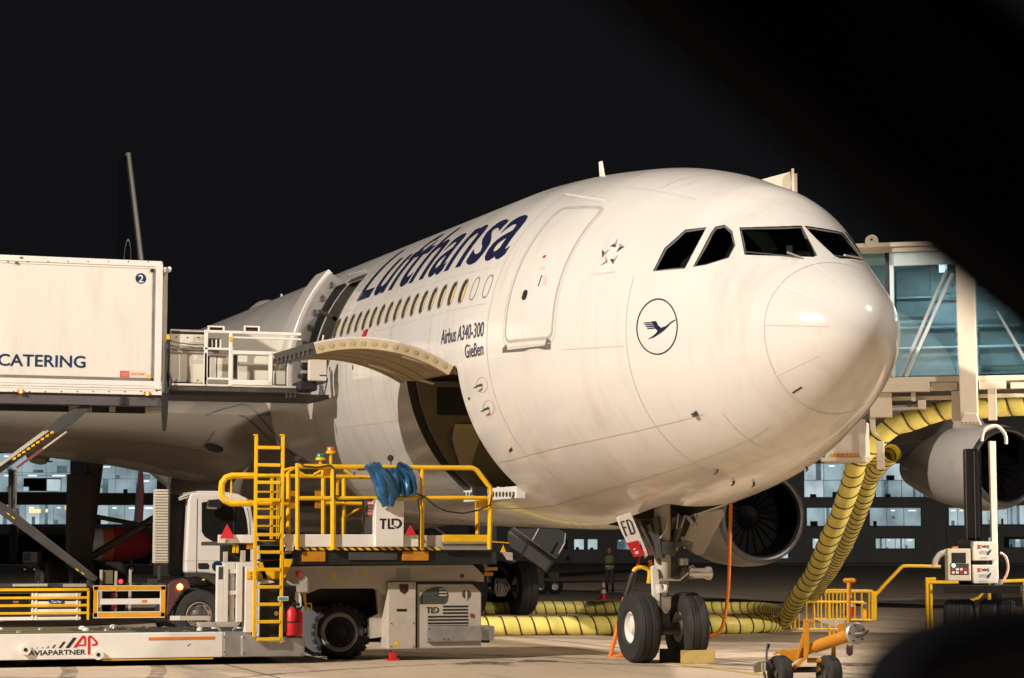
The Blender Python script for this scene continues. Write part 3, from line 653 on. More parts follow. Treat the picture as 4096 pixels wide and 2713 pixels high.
MB().rev((6.67, 0, 1.7), (0, 0, 1), [(-.1, .13), (-.09, .19), (.09, .19), (.1, .13)], 20).build('collar', stl_m, plane, True)
o = N.poly(MB(), [(630, 655), (655, 640), (690, 700), (700, 900), (700, 985), (660, 950), (640, 880)], .16, .06).build('torque_link', wht_m, plane, bevel=.01)
N.tube(MB(), [(690, 800), (700, 850), (740, 850), (745, 800)], .05, .18).build('hose_fitting', wht_m, o, True)
N.poly(MB(), [(705, 895), (795, 895), (790, 990), (760, 1040), (735, 1035), (705, 985)], .14, .05).build('lower_link', alu_m, o, bevel=.01)
N.tube(MB(), [(715, 1190), (860, 1190)], .05, .2, 10).build('tow_fitting', stl_m, plane, True)
N.tube(MB(), [(890, 585), (890, 640)], .075, .12, 14).build('steering_actuator', alu_m, plane, True)
N.tube(MB(), [(690, 760), (860, 760), (930, 700)], .02, .22).build('hydraulic_pipe', alu_m, plane, True)
N.tube(MB(), [(900, 640), (920, 700), (900, 770), (850, 770)], .022, .2).build('hydraulic_pipe', stl_m, plane, True)
N.poly(MB(), [(700, 600), (780, 590), (900, 640), (940, 700), (900, 740), (700, 745)], .02, .2).build('steering_block', stl_m, plane, bevel=.02)
a, b = N.p(925, 705, .15), N.p(1085, 705, .15); d = (b-a).normalized()
ta = MB().rev(a, d, [(0, .07), (.05, .085), (.1, .075), ((b-a).length-.05, .075), ((b-a).length, .1), ((b-a).length+.05, .1), ((b-a).length+.08, .06)], 20).build('light_pod', alu_m, plane, True)
N.poly(MB(), [(935, 650), (955, 645), (975, 690), (940, 700)], .16, .03).build('bracket', wht_m, ta)
N.bar(MB(), [(965, 640), (1010, 680), (1090, 672)], .02, .17, .02).build('lever', chr_m, ta)
MB().tube([(6.6, .25, 2.6), (5.5, .2, 2.75)], .06, 10).build('drag_brace', stl_m, plane, True); MB().tube([(6.6, -.25, 1.75), (7.6, -.2, 2.7)], .06, 10).build('drag_brace', stl_m, plane, True)
for (x0, y0, x1, y1, r) in ((600, 300, 720, 560, .05), (800, 560, 860, 240, .045), (520, 260, 690, 620, .03), (660, 250, 700, 580, .08), (900, 240, 790, 540, .035)): N.tube(MB(), [(x0, y0), (x1, y1)], r, .1).build('gear_strut', stl_m, plane, True)
for pts in ([(850, 215), (835, 340), (870, 330), (900, 230)], [(985, 215), (1000, 270), (970, 340)], [(760, 240), (740, 350), (700, 420)]): N.tube(MB(), pts, .012, .2, 6).build('hose', alu_m, plane, True)
# leg door with the two letters
fd = N.poly(MB(), [(343, 252), (362, 236), (458, 205), (530, 372), (590, 520), (600, 560), (575, 585), (545, 470), (430, 455), (380, 350)], .62, .025).build('gear_leg_door', wht_m, plane, bevel=.006)
N.poly(MB(), [(428, 458), (518, 436), (560, 545), (572, 560), (492, 573)], .64, .03).build('red_panel', red_m, fd)
N.poly(MB(), [(590, 490), (624, 542), (592, 552), (575, 520)], .60, .03).build('red_panel', red_m, fd)
for pts in ([(372, 285), (405, 272), (407, 281), (383, 291), (398, 328), (417, 321), (420, 330), (402, 338), (428, 397), (416, 402)],):
    N.poly(MB(), pts, .626, .004).build('letter', blue_m, fd)
N.poly(MB(), [(417, 268), (445, 262), (468, 282), (495, 365), (486, 382), (463, 388), (459, 378), (478, 372), (484, 362), (459, 290), (443, 271), (430, 274), (466, 376), (463, 388), (456, 388)], .626, .004).build('letter', blue_m, fd)
N.poly(MB(), [(478, 505), (494, 500), (500, 512), (486, 516)], .646, .004).build('marking', wht_m, fd); N.poly(MB(), [(490, 530), (520, 522), (524, 545), (500, 550)], .646, .004).build('marking', wht_m, fd)
for pts, of in (([(1010, 215), (1215, 180), (1232, 215), (1060, 545), (1000, 555), (960, 520)], -.35), ([(800, 250), (930, 225), (1010, 330), (985, 455), (900, 420), (830, 540), (780, 510)], -.1)):
    N.poly(MB(), pts, of, .03).build('gear_bay_door', bei_m, plane, bevel=.006)
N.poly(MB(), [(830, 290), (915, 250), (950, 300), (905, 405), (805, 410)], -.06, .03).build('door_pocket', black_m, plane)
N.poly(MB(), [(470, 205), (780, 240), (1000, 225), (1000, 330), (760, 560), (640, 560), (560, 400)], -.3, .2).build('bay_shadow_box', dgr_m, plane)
# main gear, both sides
def main_gear(sd):
    Y = 5.34*sd; a = MB().cyl((32, Y, .72), (32.2, Y*.93, 3.9), .2, 16).build('main_gear_leg', stl_m, plane, True)
    MB().box((31.85, Y-.28, 1.3), (32.6, Y+.3, 3.6)).build('main_gear_door', dgr_m, plane, bevel=.03)
    MB().tube([(32, Y, 1.35), (31.7, Y*.42, 3.3)], .1, 10).build('side_brace', stl_m, plane, True); MB().tube([(32.1, Y, 2.6), (31.7, Y*.6, 2.2), (31.7, Y*.55, 2.1)], .06, 8).build('lock_link', stl_m, plane, True)
    MB().cyl((30.8, Y, .7), (33.2, Y, .7), .15, 14).build('bogie_beam', stl_m, plane, True)
    for X in (31.0, 33.0):
        MB().cyl((X, Y-.7, .7), (X, Y+.7, .7), .09, 12).build('axle', stl_m, plane, True)
        for dy in (-.7, .7): wheel((X, Y+dy, .7), (0, 1, 0), .7, .5, plane, .42, 'main_wheel', alu_m)
    for k in range(5): MB().tube([(30.75, Y-.12+.06*k, .95), (30.6, Y-.2+.1*k, .75), (30.7, Y-.1+.05*k, .5)], .022, 6).build('brake_hose', alu_m, plane, True)
main_gear(1); main_gear(-1)

# seams of the fairing and the wing root, found on the skin from the photograph
dg_ = bpy.context.evaluated_depsgraph_get(); tv, tf = [], []
for o in list(plane.children):
    if o.name.split('.')[0] in ('belly_fairing', 'wing', 'fuselage'):
        k0 = len(tv); tv += [o.matrix_world @ q.co + (Vector((6.67, 0, 0)) if o.matrix_world.translation.length < 1e-6 else Vector()) for q in o.data.vertices]; tf += [tuple(i+k0 for i in f.vertices) for f in o.data.polygons]
ALL = BVHTree.FromPolygons(tv, tf)
seal_dk = mat('fairing_seal', (.10, .085, .07), .6)
def root_seam(pts, wd, m_, z=(600, 1400, 2.4125)):
    P = [Vector((x, y, 0)) for x, y in pts]; Q = []
    for i in range(len(P)-1):
        for k in range(6): Q.append(P[i].lerp(P[i+1], k/6))
    Q.append(P[-1]); S_ = []
    for q in Q:
        d = ray(z[0]+q.x/z[2], z[1]+q.y/z[2]).normalized(); h_, n_, i_, t_ = ALL.ray_cast(CAM, d)
        if h_: S_.append((h_, n_ if n_.dot(d) < 0 else -n_))
    L_ = []
    for i, (h_, n_) in enumerate(S_):
        t = (S_[min(i+1, len(S_)-1)][0]-S_[max(i-1, 0)][0]).normalized(); k = t.cross(n_).normalized()*wd/2; L_ += [h_-k+n_*.012, h_+k+n_*.012]
    if len(S_) > 2: MB().add(L_, [(2*i, 2*i+1, 2*i+3, 2*i+2) for i in range(len(S_)-1)]).build('fairing_seam', m_, bel, True, fix=False)
root_seam([(540, 625), (700, 570), (800, 545), (900, 528), (960, 545), (1030, 610), (1120, 720), (1250, 870), (1400, 1030)], .03, seal_dk)
root_seam([(860, 630), (920, 645), (980, 700), (1080, 790), (1190, 895)], .035, seal_dk)
root_seam([(620, 780), (560, 870), (470, 970)], .02, seal_dk); root_seam([(0, 905), (250, 930), (470, 968)], .02, seal_dk)
d = ray(856, 1790).normalized(); loc, nn, ii, dd = ALL.ray_cast(CAM, d)
if loc:
    if nn.dot(d) > 0: nn = -nn
    MB().rev(loc+nn*.015, nn, [(0, .21), (.004, .20), (.004, .01)], 24, True).build('belly_inlet', black_m, bel, True)
# ------------------------------------------------------------------ container loader at the cargo door
LD = thing('container_loader', 'yellow and white container loader with railings raised at the open cargo door', 'loader', (9.4, 6, 0))
L = Fr((8.1, 0, 0), (0, -1, 0)); R4 = (850, 1650, 1.97333); R5 = (850, 2150, 1.97333); R3 = (0, 2150, 2.3125)
def lb(name, m, x0, y0, x1, y1, off=0, th=.05, par=LD, bevel=.006): return L.box(MB(), x0, y0, x1, y1, off, th).build(name, m, par, bevel=bevel)
def lp(name, m, pts, off=0, th=.05, par=LD, bevel=.006): return L.poly(MB(), pts, off, th).build(name, m, par, bevel=bevel)
def lt(name, m, pts, r, off=0, par=LD, n=8): return L.tube(MB(), pts, r, off, n).build(name, m, par, True)
def ldisc(name, m, x, y, r, off, th=.02, par=LD, n=20):
    c = L.p(x, y, off); return MB().cyl(c, c-L.n*th, r, n).build(name, m, par, True)
L.z = R3
sb = lb('side_beam', wht_m, -900, 886, 2062, 1122, 0, .12, bevel=.01)
lb('yellow_strip', yel_m, 950, 1123, 1975, 1134, -.01, .08)
ob_m = mat('orange_strip', (.72, .20, .03), .5)
lp('orange_strip', ob_m, [(1375, 925), (1988, 916), (1988, 944), (1375, 952)], .004, .003, sb, 0)
A, B, C = L.p(262, 1094, .004), L.p(793, 1084, .004), L.p(266, 1046, .004); C = A+(C-A); C.y = A.y
lettering('AVIAPARTNER', A, B, C, black_m, sb, bold=.018)
def lpoly(name, m, pts, par, off=.004): return L.poly(MB(), pts, off, .003).build(name, m, par)
rl = mat('logo_red', (.60, .015, .025), .4)
lpoly('logo_letter', rl, [(676, 1019), (757, 913), (776, 907), (792, 915), (797, 935), (797, 1003), (722, 1006), (729, 992), (779, 990), (779, 940), (772, 931), (708, 1019)], sb)
lpoly('logo_letter', rl, [(812, 1084), (812, 925), (825, 909), (846, 908), (903, 965), (906, 985), (895, 1001), (850, 1004), (850, 988), (880, 985), (884, 973), (846, 930), (836, 932), (836, 1082)], sb)
for x0, h in ((605, 95), (540, 58), (480, 30), (432, 16), (386, 9), (338, 7), (292, 5)):
    w_ = 40*h/95+10; y0 = 1022+(605-x0)*.014
    lpoly('logo_stripe', black_m, [(x0, y0), (x0+w_*.75, y0), (x0+w_*.75+h*.72, y0-h), (x0+h*.72+w_*.1, y0-h)], sb)
for x, y in ((237, 1040), (910, 1085)):
    o = ldisc('guide_wheel', wht_m, x, y, .075, .06, .06); ldisc('hub', black_m, x, y, .028, .066, .02, o)
for x, y in ((1740, 1000), (1758, 988)): lpoly('dark_mark', black_m, [(x-7, y), (x, y-9), (x+7, y), (x, y+9)], sb)
lpoly('red_dot', rl, [(846, 1084), (853, 1076), (860, 1084), (853, 1091)], sb)
gp = lb('corner_plate', gal_m, 2062, 872, 2330, 1108, .015, .4, bevel=.03)
L.z = R5
lp('corner_plate', gal_m, [(225, 775), (330, 765), (380, 785), (730, 783), (730, 940), (225, 943)], .04, .4, bevel=.025)
for x, y in ((95, 790), (95, 905), (250, 795), (250, 915), (705, 790), (705, 925)): ldisc('bolt', stl_m, x, y, .012, .05, .01, gp, 8)
# roller deck of the main platform
deck = MB().box((8.22, 5.15, .36), (10.75, 11.9, .425)).build('deck', dgr_m, LD)
olive_m = mat('olive_plate', (.15, .14, .07), .6, 0, .2, 3, dirt=((.06, .05, .03), .6, 3))
for k in range(7):
    x = 8.35+.36*k; r_ = MB().box((x, 5.25, .426), (x+.10, 11.8, .47)).build('roller_track', stl_m, deck, bevel=.008)
    for j in range(20): MB().cyl((x+.115, 5.45+.33*j, .445), (x+.33, 5.45+.33*j, .445), .035, 10).build('roller', alu_m if (j+k) % 5 == 0 else stl_m, r_, True)
for (a, b, c, d_) in ((8.25, 7.6, 8.8, 11.6), (9.2, 8.4, 10.0, 11.7), (10.2, 8.0, 10.7, 11.5)): MB().box((a, b, .472), (c, d_, .488)).build('deck_plate', olive_m, deck)
random.seed(3)
for k in range(14):
    c = Vector((8.3+random.random()*2.2, 5.5+random.random()*4.5, .472)); MB().rev(c, (0, 0, 1), [(0, .055), (.035, .05), (.05, .025)], 10).build('stop_knob', wht_m if k % 3 else alu_m, deck, True)
L.z = R3; lp('deck_stop', bei_m, [(1850, 790), (2240, 785), (2240, 830), (1850, 832)], -.3, .3); L.z = R3
for x0, x1 in ((1970, 2040), (2215, 2150)): lt('stop_strut', alu_m, [(x0, 790), (x1, 862)], .014, -.05)
# under body so the machine is solid
MB().box((8.3, 5.2, .12), (10.7, 11.8, .35)).build('chassis', black_m, LD)
MB().box((8.8, 2.6, 1.12), (10.6, 5.2, 1.4)).build('chassis', black_m, LD)
for yy in (10.4, 9.2): wheel((8.55, yy, .19), (1, 0, 0), .19, .18, LD, .55, 'small_wheel', stl_m)
L.z = R5
# access ladder
lad = lb('ladder_rail', yel_m, 327, -812, 352, 790, .14, .05); lb('ladder_rail', yel_m, 538, -812, 563, 832, .14, .05)
for k in range(12):
    y = -709+137.5*k; r_ = lb('ladder_rung', yel_m, 352, y-13, 538, y+13, .15, .06)
for k in range(7):
    y = -640+137.5*k*.98; lb('ladder_rung', yel_m, 358, y+281-8, 532, y+281+8, -1.9, .05)
for x in (458, 508, 523): lb('ladder_rail', yel_m, x, -505, x+(24 if x < 500 else 7), 15, -1.9, .05)
L.z = R4
lt('safety_loop', yel_m, [(330, 500), (150, 500), (105, 515), (76, 555), (70, 600), (73, 650), (95, 695), (140, 718), (330, 718)], .047, .05)
lt('safety_loop', yel_m, [(148, 508), (148, 714)], .012, .05)
for x in (345, 553): L.box(MB(), x-16, 172, x+14, 182, .15, .07).build('end_cap', yel_m, lad)
# lift columns and white posts
L.z = R5
for x0, x1, y0 in ((35, 88, 222), (88, 124, 203), (190, 236, 205)): lb('lift_column', wht_m, x0, y0, x1, 668, .02, .12)
for y in (252, 420): lb('column_brace', wht_m, 88, y, 236, y+34, 0, .08)
lb('column_window', dgr_m, 48, 232, 84, 332, .024, .02); lb('lift_column', wht_m, 140, 285, 172, 665, -.05, .1)
lb('post', wht_m, 257, 232, 356, 752, .03, .22, bevel=.01)
lb('yellow_bracket', yel_m, 270, 265, 345, 325, .05, .02)
for y in (285, 310): ldisc('bolt', stl_m, 305, y, .012, .055, .01, n=8)
lb('cabinet', black_m, 362, 368, 548, 782, .02, .4); lp('cabinet_edge', wht_m, [(362, 352), (470, 335), (492, 358), (362, 372)], .03, .3)
lb('cabinet_edge', wht_m, 352, 365, 372, 790, .025, .05)
ldisc('cabinet_knob', wht_m, 505, 600, .035, .03, .02)
grn_m = mat('green_label', (.05, .32, .2), .5); o = lb('instruction_plate', wht_m, 516, 466, 600, 500, .17, .004); lb('print', grn_m, 524, 473, 592, 494, .174, .003, o, 0)
lp('guard_plate', wht_m, [(655, 432), (690, 440), (703, 470), (705, 775), (690, 775), (690, 520), (650, 490)], .0, .04)
lb('inner_panel', dgr_m, 548, 380, 660, 782, -.12, .05)
L.O = Vector((8.5, 0, 0))
# body side, wheel bay
body = lp('body_side', bei_m, [(575, 228), (2058, 215), (2142, 302), (2142, 350), (1600, 352), (1395, 352), (1395, 470), (1290, 402), (850, 404), (745, 445), (640, 440), (575, 335)], 0, .25)
lp('body_strut', bei_m, [(1295, 400), (1390, 455), (1385, 780), (1240, 800), (1235, 640), (1310, 600)], -.25, .1)
lb('inner_frame', mat('blue_grey_paint', (.19, .20, .21), .5), 712, 545, 1128, 905, -1.0, .08)
lb('wheel_bay', black_m, 705, 400, 1400, 830, -1.1, .1)
for (x, y, m_) in ((960, 290, 'tri'), (1218, 285, 'dot'), (1970, 303, 'hole'), (684, 295, 'red')):
    if m_ == 'tri': lp('warning_triangle', yel_m, [(936, 316), (984, 316), (960, 264)], .004, .003, body, 0)
    elif m_ == 'dot': ldisc('badge', yel_m, x, y, .027, .004, .003, body)
    elif m_ == 'hole': ldisc('round_hole', stl_m, x, y, .035, .004, .003, body)
    else: lb('red_tag', red_m, 664, 276, 704, 312, .03, .01, body, 0)
lb('data_plate', mat('plate_grey', (.36, .33, .29), .5), 1450, 245, 1560, 330, .004, .003, body, 0)
lp('yellow_bracket', yel_m, [(708, 440), (738, 440), (742, 520), (785, 515), (788, 570), (770, 590), (775, 530), (745, 530), (745, 585), (735, 585)], -.05, .02)
wheel(ground(1378, 2640)+Vector((.22, 0, .415)), (-.87, .49, 0), .415, .30, LD, .72, 'front_wheel', mat('rim_pale', (.55, .53, .5), .35, .2, .1, 5), tread=22)
wc = ground(1378, 2640)+Vector((.22, 0, .415)); wa = Vector((-.87, .49, 0)).normalized(); MB().rev(wc, wa, [(.075, .24), (.08, .14), (.13, .13), (.14, .01)], 20).build('hub', black_m, LD, True)
for k in range(8):
    a = 2*PI*k/8; u_ = wa.cross(Vector((0, 0, 1))); q = wc+wa*.085+(u_*math.cos(a)+Vector((0, 0, 1))*math.sin(a))*.19; MB().cyl(q, q+wa*.02, .014, 8).build('wheel_nut', stl_m, LD)
wheel(Vector((10.3, wc.y, .415)), (1, 0, 0), .415, .30, LD, .6, 'front_wheel', stl_m, tread=22)
sbx = lb('side_box', bei_m, 1385, 352, 1606, 882, .10, .45, bevel=.012)
lb('step_slot', black_m, 1455, 564, 1534, 585, .104, .01, sbx, 0)
lp('dark_shield', mat('dark_maroon', (.05, .015, .015), .4), [(1474, 368), (1548, 368), (1545, 425), (1512, 450), (1478, 425)], .104, .003, sbx, 0)
lp('warning_triangle', yel_m, [(1428, 853), (1476, 853), (1452, 804)], .104, .003, sbx, 0)
for x, y in ((1415, 370), (1585, 370), (1415, 680), (1588, 676), (1412, 860), (1590, 862)): ldisc('bolt', stl_m, x, y, .01, .11, .01, sbx, 8)
cov = lp('engine_cover', bei_m, [(1618, 368), (2052, 368), (2122, 438), (2122, 868), (1618, 876)], .06, .8, bevel=.012)
lb('cover_gap', black_m, 1606, 350, 1618, 876, .03, .3, cov, 0); lb('cover_gap', black_m, 1618, 348, 2080, 366, .03, .3, cov, 0)
for y in (545, 571, 597): lb('grille_slot', black_m, 1820, y-7, 2016, y+6, .066, .01, cov, 0)
for y in (625, 651, 677, 701): lb('grille_slot', black_m, 1700, y-7, 2018, y+6, .066, .01, cov, 0)
vent_m = mat('vent_mesh', (.06, .065, .055), .5, 0, .3, 20)
vo = lp('oval_vent', vent_m, [(1636, 526), (1633, 480), (1655, 440), (1700, 408), (1760, 390), (1815, 392), (1848, 415), (1862, 455), (1852, 505), (1830, 525)], .066, .01, cov, 0)
for y in (408, 432, 456): lb('vent_louvre', bei_m, 1790, y-5, 1850, y+6, .072, .01, vo, 0)
lb('vent_bar', black_m, 1645, 455, 1656, 520, .072, .01, vo, 0)
rv = ldisc('round_vent', vent_m, 2005, 450, .07, .066, .01, cov); lb('vent_bar', bei_m, 1998, 408, 2012, 490, .072, .01, rv, 0)
ldisc('marker_lens', mat('orange_lens', (.25, .06, .02), .3), 2050, 617, .035, .07, .02, cov)
def tld(x0, y0, x1, y1, off, par):
    W_, H_ = x1-x0, y1-y0; q = lambda a, b: (x0+a*W_, y0+b*H_)
    for pts in ([(0, 0), (.30, 0), (.30, .17), (.21, .17), (.19, 1), (.10, 1), (.11, .17), (0, .17)], [(.36, 0), (.45, 0), (.45, .83), (.62, .83), (.70, 1), (.36, 1)],
                [(.53, .0), (.80, .0), (.93, .12), (1, .38), (.99, .62), (.90, .86), (.76, .98), (.62, .70), (.66, .66), (.77, .80), (.86, .66), (.89, .45), (.85, .24), (.76, .17), (.62, .17), (.62, .62), (.53, .62)]):
        lp('logo_letter', black_m, [q(*p_) for p_ in pts], off, .003, par, 0)
tld(1690, 550, 1788, 598, .066, cov)
lb('bumper', gal_m, 1692, 700, 2126, 820, .12, .1, bevel=.008); lb('bumper_end', gal_m, 2122, 700, 2226, 812, .05, .4, bevel=.008); lb('foot_block', black_m, 2130, 812, 2190, 832, 0, .3)
for x, y in ((1712, 722), (1712, 805), (1828, 803), (1864, 803)): ldisc('bolt', stl_m, x, y, .012, .13, .01, n=8)
jk = lb('jack_leg', gal_m, 1414, 882, 1432, 915, .03, .05); lb('jack_foot', red_m, 1406, 908, 1453, 962, .05, .1, bevel=.004); lb('jack_pad', red_m, 1384, 960, 1476, 977, .08, .2, bevel=.004)
L.O = Vector((8.1, 0, 0))
# bridge deck
L.z = R4
bd_ = MB().box((8.16, 2.25, 1.74), (10.8, 6.2, 1.80)).build('bridge_deck', stl_m, LD)
lb('toe_board', wht_m, 45, 966, 322, 1032, .05, .04); lb('toe_board', wht_m, 565, 962, 1290, 1062, .05, .04); lb('toe_board', wht_m, 1512, 966, 1626, 1060, .05, .04)
lb('toe_board', bei_m, 1640, 970, 1822, 1084, .0, .04)
hz_ = lb('hazard_edge', black_m, 640, 1063, 1792, 1089, .03, .05, bevel=0)
for k in range(19):
    x = 645+k*61; lp('hazard_stripe', yel_m, [(x, 1064), (x+33, 1064), (x+62, 1088), (x+29, 1088)], .034, .004, hz_, 0)
lb('under_deck', black_m, 640, 1094, 2205, 1200, .0, .9, bevel=0)
for (x0, y0, x1, y1) in ((708, 1098, 892, 1178), (1500, 1098, 1708, 1170)): lb('deck_bracket', mat('amber_paint', (.50, .21, .01), .5, 0, .2, 6), x0, y0, x1, y1, .03, .05)
lb('lift_link', stl_m, 1080, 1105, 1460, 1165, .03, .05)
con = lb('console', wht_m, 1286, 692, 1512, 1062, .12, .35, bevel=.012); tld(1320, 838, 1496, 920, .124, con)
lb('console_side', stl_m, 1212, 690, 1284, 962, -.05, .25); lb('striped_tag', mat('red_white_tag', (.5, .12, .12), .5), 1225, 700, 1275, 820, -.04, .02)
for k in range(4): lb('tag_stripe', wht_m, 1228, 712+k*28, 1272, 722+k*28, -.036, .01, con, 0)
# railings
RA = .032
lt('rail', yel_m, [(660, 425), (1000, 430), (1660, 436), (2050, 438), (2085, 455), (2190, 590), (2196, 640), (2186, 1082)], RA+.006, .08)
lt('rail', yel_m, [(680, 678), (1200, 678), (2160, 674)], RA, .08); lt('rail', yel_m, [(890, 718), (1212, 722)], RA, -.9)
lt('rail', yel_m, [(330, 500), (1250, 510)], RA, -.9); lt('rail', yel_m, [(330, 718), (600, 718)], RA, -.1)
for x, y0, y1, of, r in ((670, 402, 1082, .08, .032), (952, 440, 1082, .08, .042), (1655, 440, 1078, .08, .032), (875, 455, 968, -.9, .036), (1037, 522, 968, -.9, .034), (2090, 655, 962, -.3, .034), (598, 470, 1010, -.3, .034)):
    lt('rail_post', yel_m, [(x, y0), (x, y1)], r, of)
for pts in ([(1040, 830), (1185, 742)], [(560, 460), (620, 440), (655, 440)], [(680, 470), (720, 492)], [(800, 492), (855, 462)], [(1040, 455), (1090, 490)], [(598, 500), (605, 465), (640, 445)]): lt('rail_brace', yel_m, pts, .022, -.4)
lb('yellow_box', yel_m, 885, 450, 940, 515, .04, .12); lb('yellow_box', yel_m, 975, 530, 1000, 655, -.02, .1); lb('hook_bracket', yel_m, 2082, 655, 2172, 768, .0, .03)
lb('toe_plate', yel_m, 1820, 966, 2170, 1024, .06, .04); lb('roller_edge', chr_m, 1816, 1026, 2182, 1062, .08, .06, bevel=.015); lb('roller_edge', alu_m, 1816, 1064, 2182, 1086, .09, .05)
for (x0, y0, x1, y1) in ((600, 620, 655, 760), (810, 620, 860, 760)): lb('yellow_panel', mat('amber_paint', (.5, .21, .01)), x0, y0, x1, y1, -1.2, .03)
lb('dark_sign', black_m, 686, 622, 812, 790, -1.25, .04)
# lamps
def beacon(x, yb, yt, pole_y, col, lab):
    o = lt('beacon_post', yel_m, [(x, pole_y), (x, yb)], .025); c = L.p(x, yb, 0)
    h_ = (L.p(x, yt, 0)-c).z; MB().rev(c, (0, 0, 1), [(-.01, .075), (.02, .075), (.03, .065)], 18).build('beacon_base', yel_m, o, True)
    MB().rev(c, (0, 0, 1), [(.03, .062), (h_*.9, .056), (h_, .048), (h_+.005, .0)], 18).build('beacon_lens', mat(lab, col, .18, coat=.6), o, True)
beacon(852, 372, 322, 432, (.01, .20, .11), 'green_lens'); beacon(934, 320, 272, 432, (.55, .13, .01), 'amber_lens')
for x, y, y2 in ((675, 368, 410), (1408, 362, 420)):
    c = L.p(x, y, .05); o = MB().rev(c, (-.8, .3, 0), [(0, .04), (.07, .05), (.09, .03)], 12).build('lamp_housing', black_m, LD, True); lt('lamp_bracket', stl_m, [(x, y+10), (x, y2)], .012, .03, o)
lb('control_box', black_m, 2066, 588, 2172, 655, .1, .12)
lt('cable', black_m, [(1610, 640), (1680, 668), (1750, 735), (1850, 782), (1980, 797), (2100, 772), (2190, 732), (2206, 650)], .012, .13); lt('cable', black_m, [(1665, 672), (1622, 690), (1637, 780), (1633, 1080)], .012, .13)
lt('cable', black_m, [(690, 395), (720, 425), (830, 435), (930, 415), (968, 460), (970, 560), (966, 680), (990, 700), (1270, 690)], .012, .13)
lt('lever', stl_m, [(1145, 452), (1205, 448)], .016, .1); lt('lever', stl_m, [(1120, 470), (1120, 495)], .014, -.8)
for k, pts in enumerate(([(58, 996), (116, 880), (177, 996)], [(1518, 968), (1564, 886), (1608, 968)])): lp('red_triangle', red_m, pts, .10, .01)
# clutter below the left end of the bridge
for (x0, y0, x1, y1, m_, of) in ((65, 1046, 300, 1180, black_m, -.1), (160, 1040, 182, 1110, yel_m, .0), (188, 1045, 208, 1110, yel_m, .0), (90, 1100, 122, 1184, bei_m, .02), (225, 1090, 262, 1184, bei_m, .02), (272, 985, 325, 1080, mat('amber_paint', (.5, .21, .01)), .02), (585, 1025, 640, 1095, wht_m, .06), (560, 1100, 645, 1160, yel_m, -.1), (352, 1010, 540, 1050, yel_m, -.1)):
    lb('lift_part', m_, x0, y0, x1, y1, of, .08)
L.z = R5
for pts in ([(352, 205), (395, 195), (440, 330), (400, 330)], [(352, 255), (540, 250), (540, 330), (352, 330)], [(565, 130), (645, 125), (640, 172), (575, 320), (565, 320)]): lp('ladder_bracket', yel_m, pts, -.1, .03)
# bridge end gear on the far side of the machine
lb('far_arm', black_m, 2196, 30, 2345, 118, -1.2, .1); lp('warning_triangle', yel_m, [(2272, 118), (2320, 118), (2296, 58)], -1.18, .01); lp('far_edge', yel_m, [(2196, 28), (2345, 40), (2345, 50), (2196, 38)], -1.18, .02)
lp('far_strut', bei_m, [(2290, 115), (2370, 120), (2370, 185), (2330, 180)], -1.15, .05)
lb('amber_link', org_m, 2150, 235, 2250, 262, -1.1, .06); lb('amber_link', org_m, 2145, 275, 2215, 305, -1.1, .06)
# ------------------------------------------------------------------ loose things on the loader
fe = thing('fire_extinguisher', 'red fire extinguisher clamped beside the ladder of the loader', 'extinguisher', tuple(L.p(625, 775, .12)))
c = L.p(624, 775, .12); h_ = (L.p(624, 548, .12)-c).z
MB().rev(c, (0, 0, 1), [(0, .07), (.02, .082), (h_*.84, .082), (h_*.94, .05), (h_, .03)], 20).build('cylinder', red_m, fe, True)
MB().tube([c+Vector((0, 0, h_)), c+Vector((0, -.03, h_+.05)), c+Vector((0, -.12, h_+.03))], .018, 8).build('valve_handle', black_m, fe, True)
MB().tube([c+Vector((0, .02, h_+.02)), c+Vector((-.02, .11, h_-.05)), c+Vector((-.03, .1, .05))], .014, 8).build('hose', black_m, fe, True)
MB().rev(c, (0, 0, 1), [(h_*.45, .083), (h_*.45, .09), (h_*.5, .09), (h_*.5, .083)], 20).build('clamp', black_m, fe, True)
c2 = L.p(672, 775, .02)
fe2 = thing('fire_extinguisher', 'dark shaded fire extinguisher behind the bright red one on the loader', 'extinguisher', tuple(c2))
MB().rev(c2, (0, 0, 1), [(0, .06), (.02, .075), (h_*.8, .075), (h_*.92, .04)], 18).build('cylinder', red_m, fe2, True); MB().tube([c2+Vector((0, 0, h_*.9)), c2+Vector((0, -.06, h_))], .018, 8).build('valve_handle', black_m, fe2, True)
L.z = R4
tarp_m = mat('blue_tarpaulin', (.012, .085, .20), .30, 0, .3, 5, .5, 9, coat=.3)
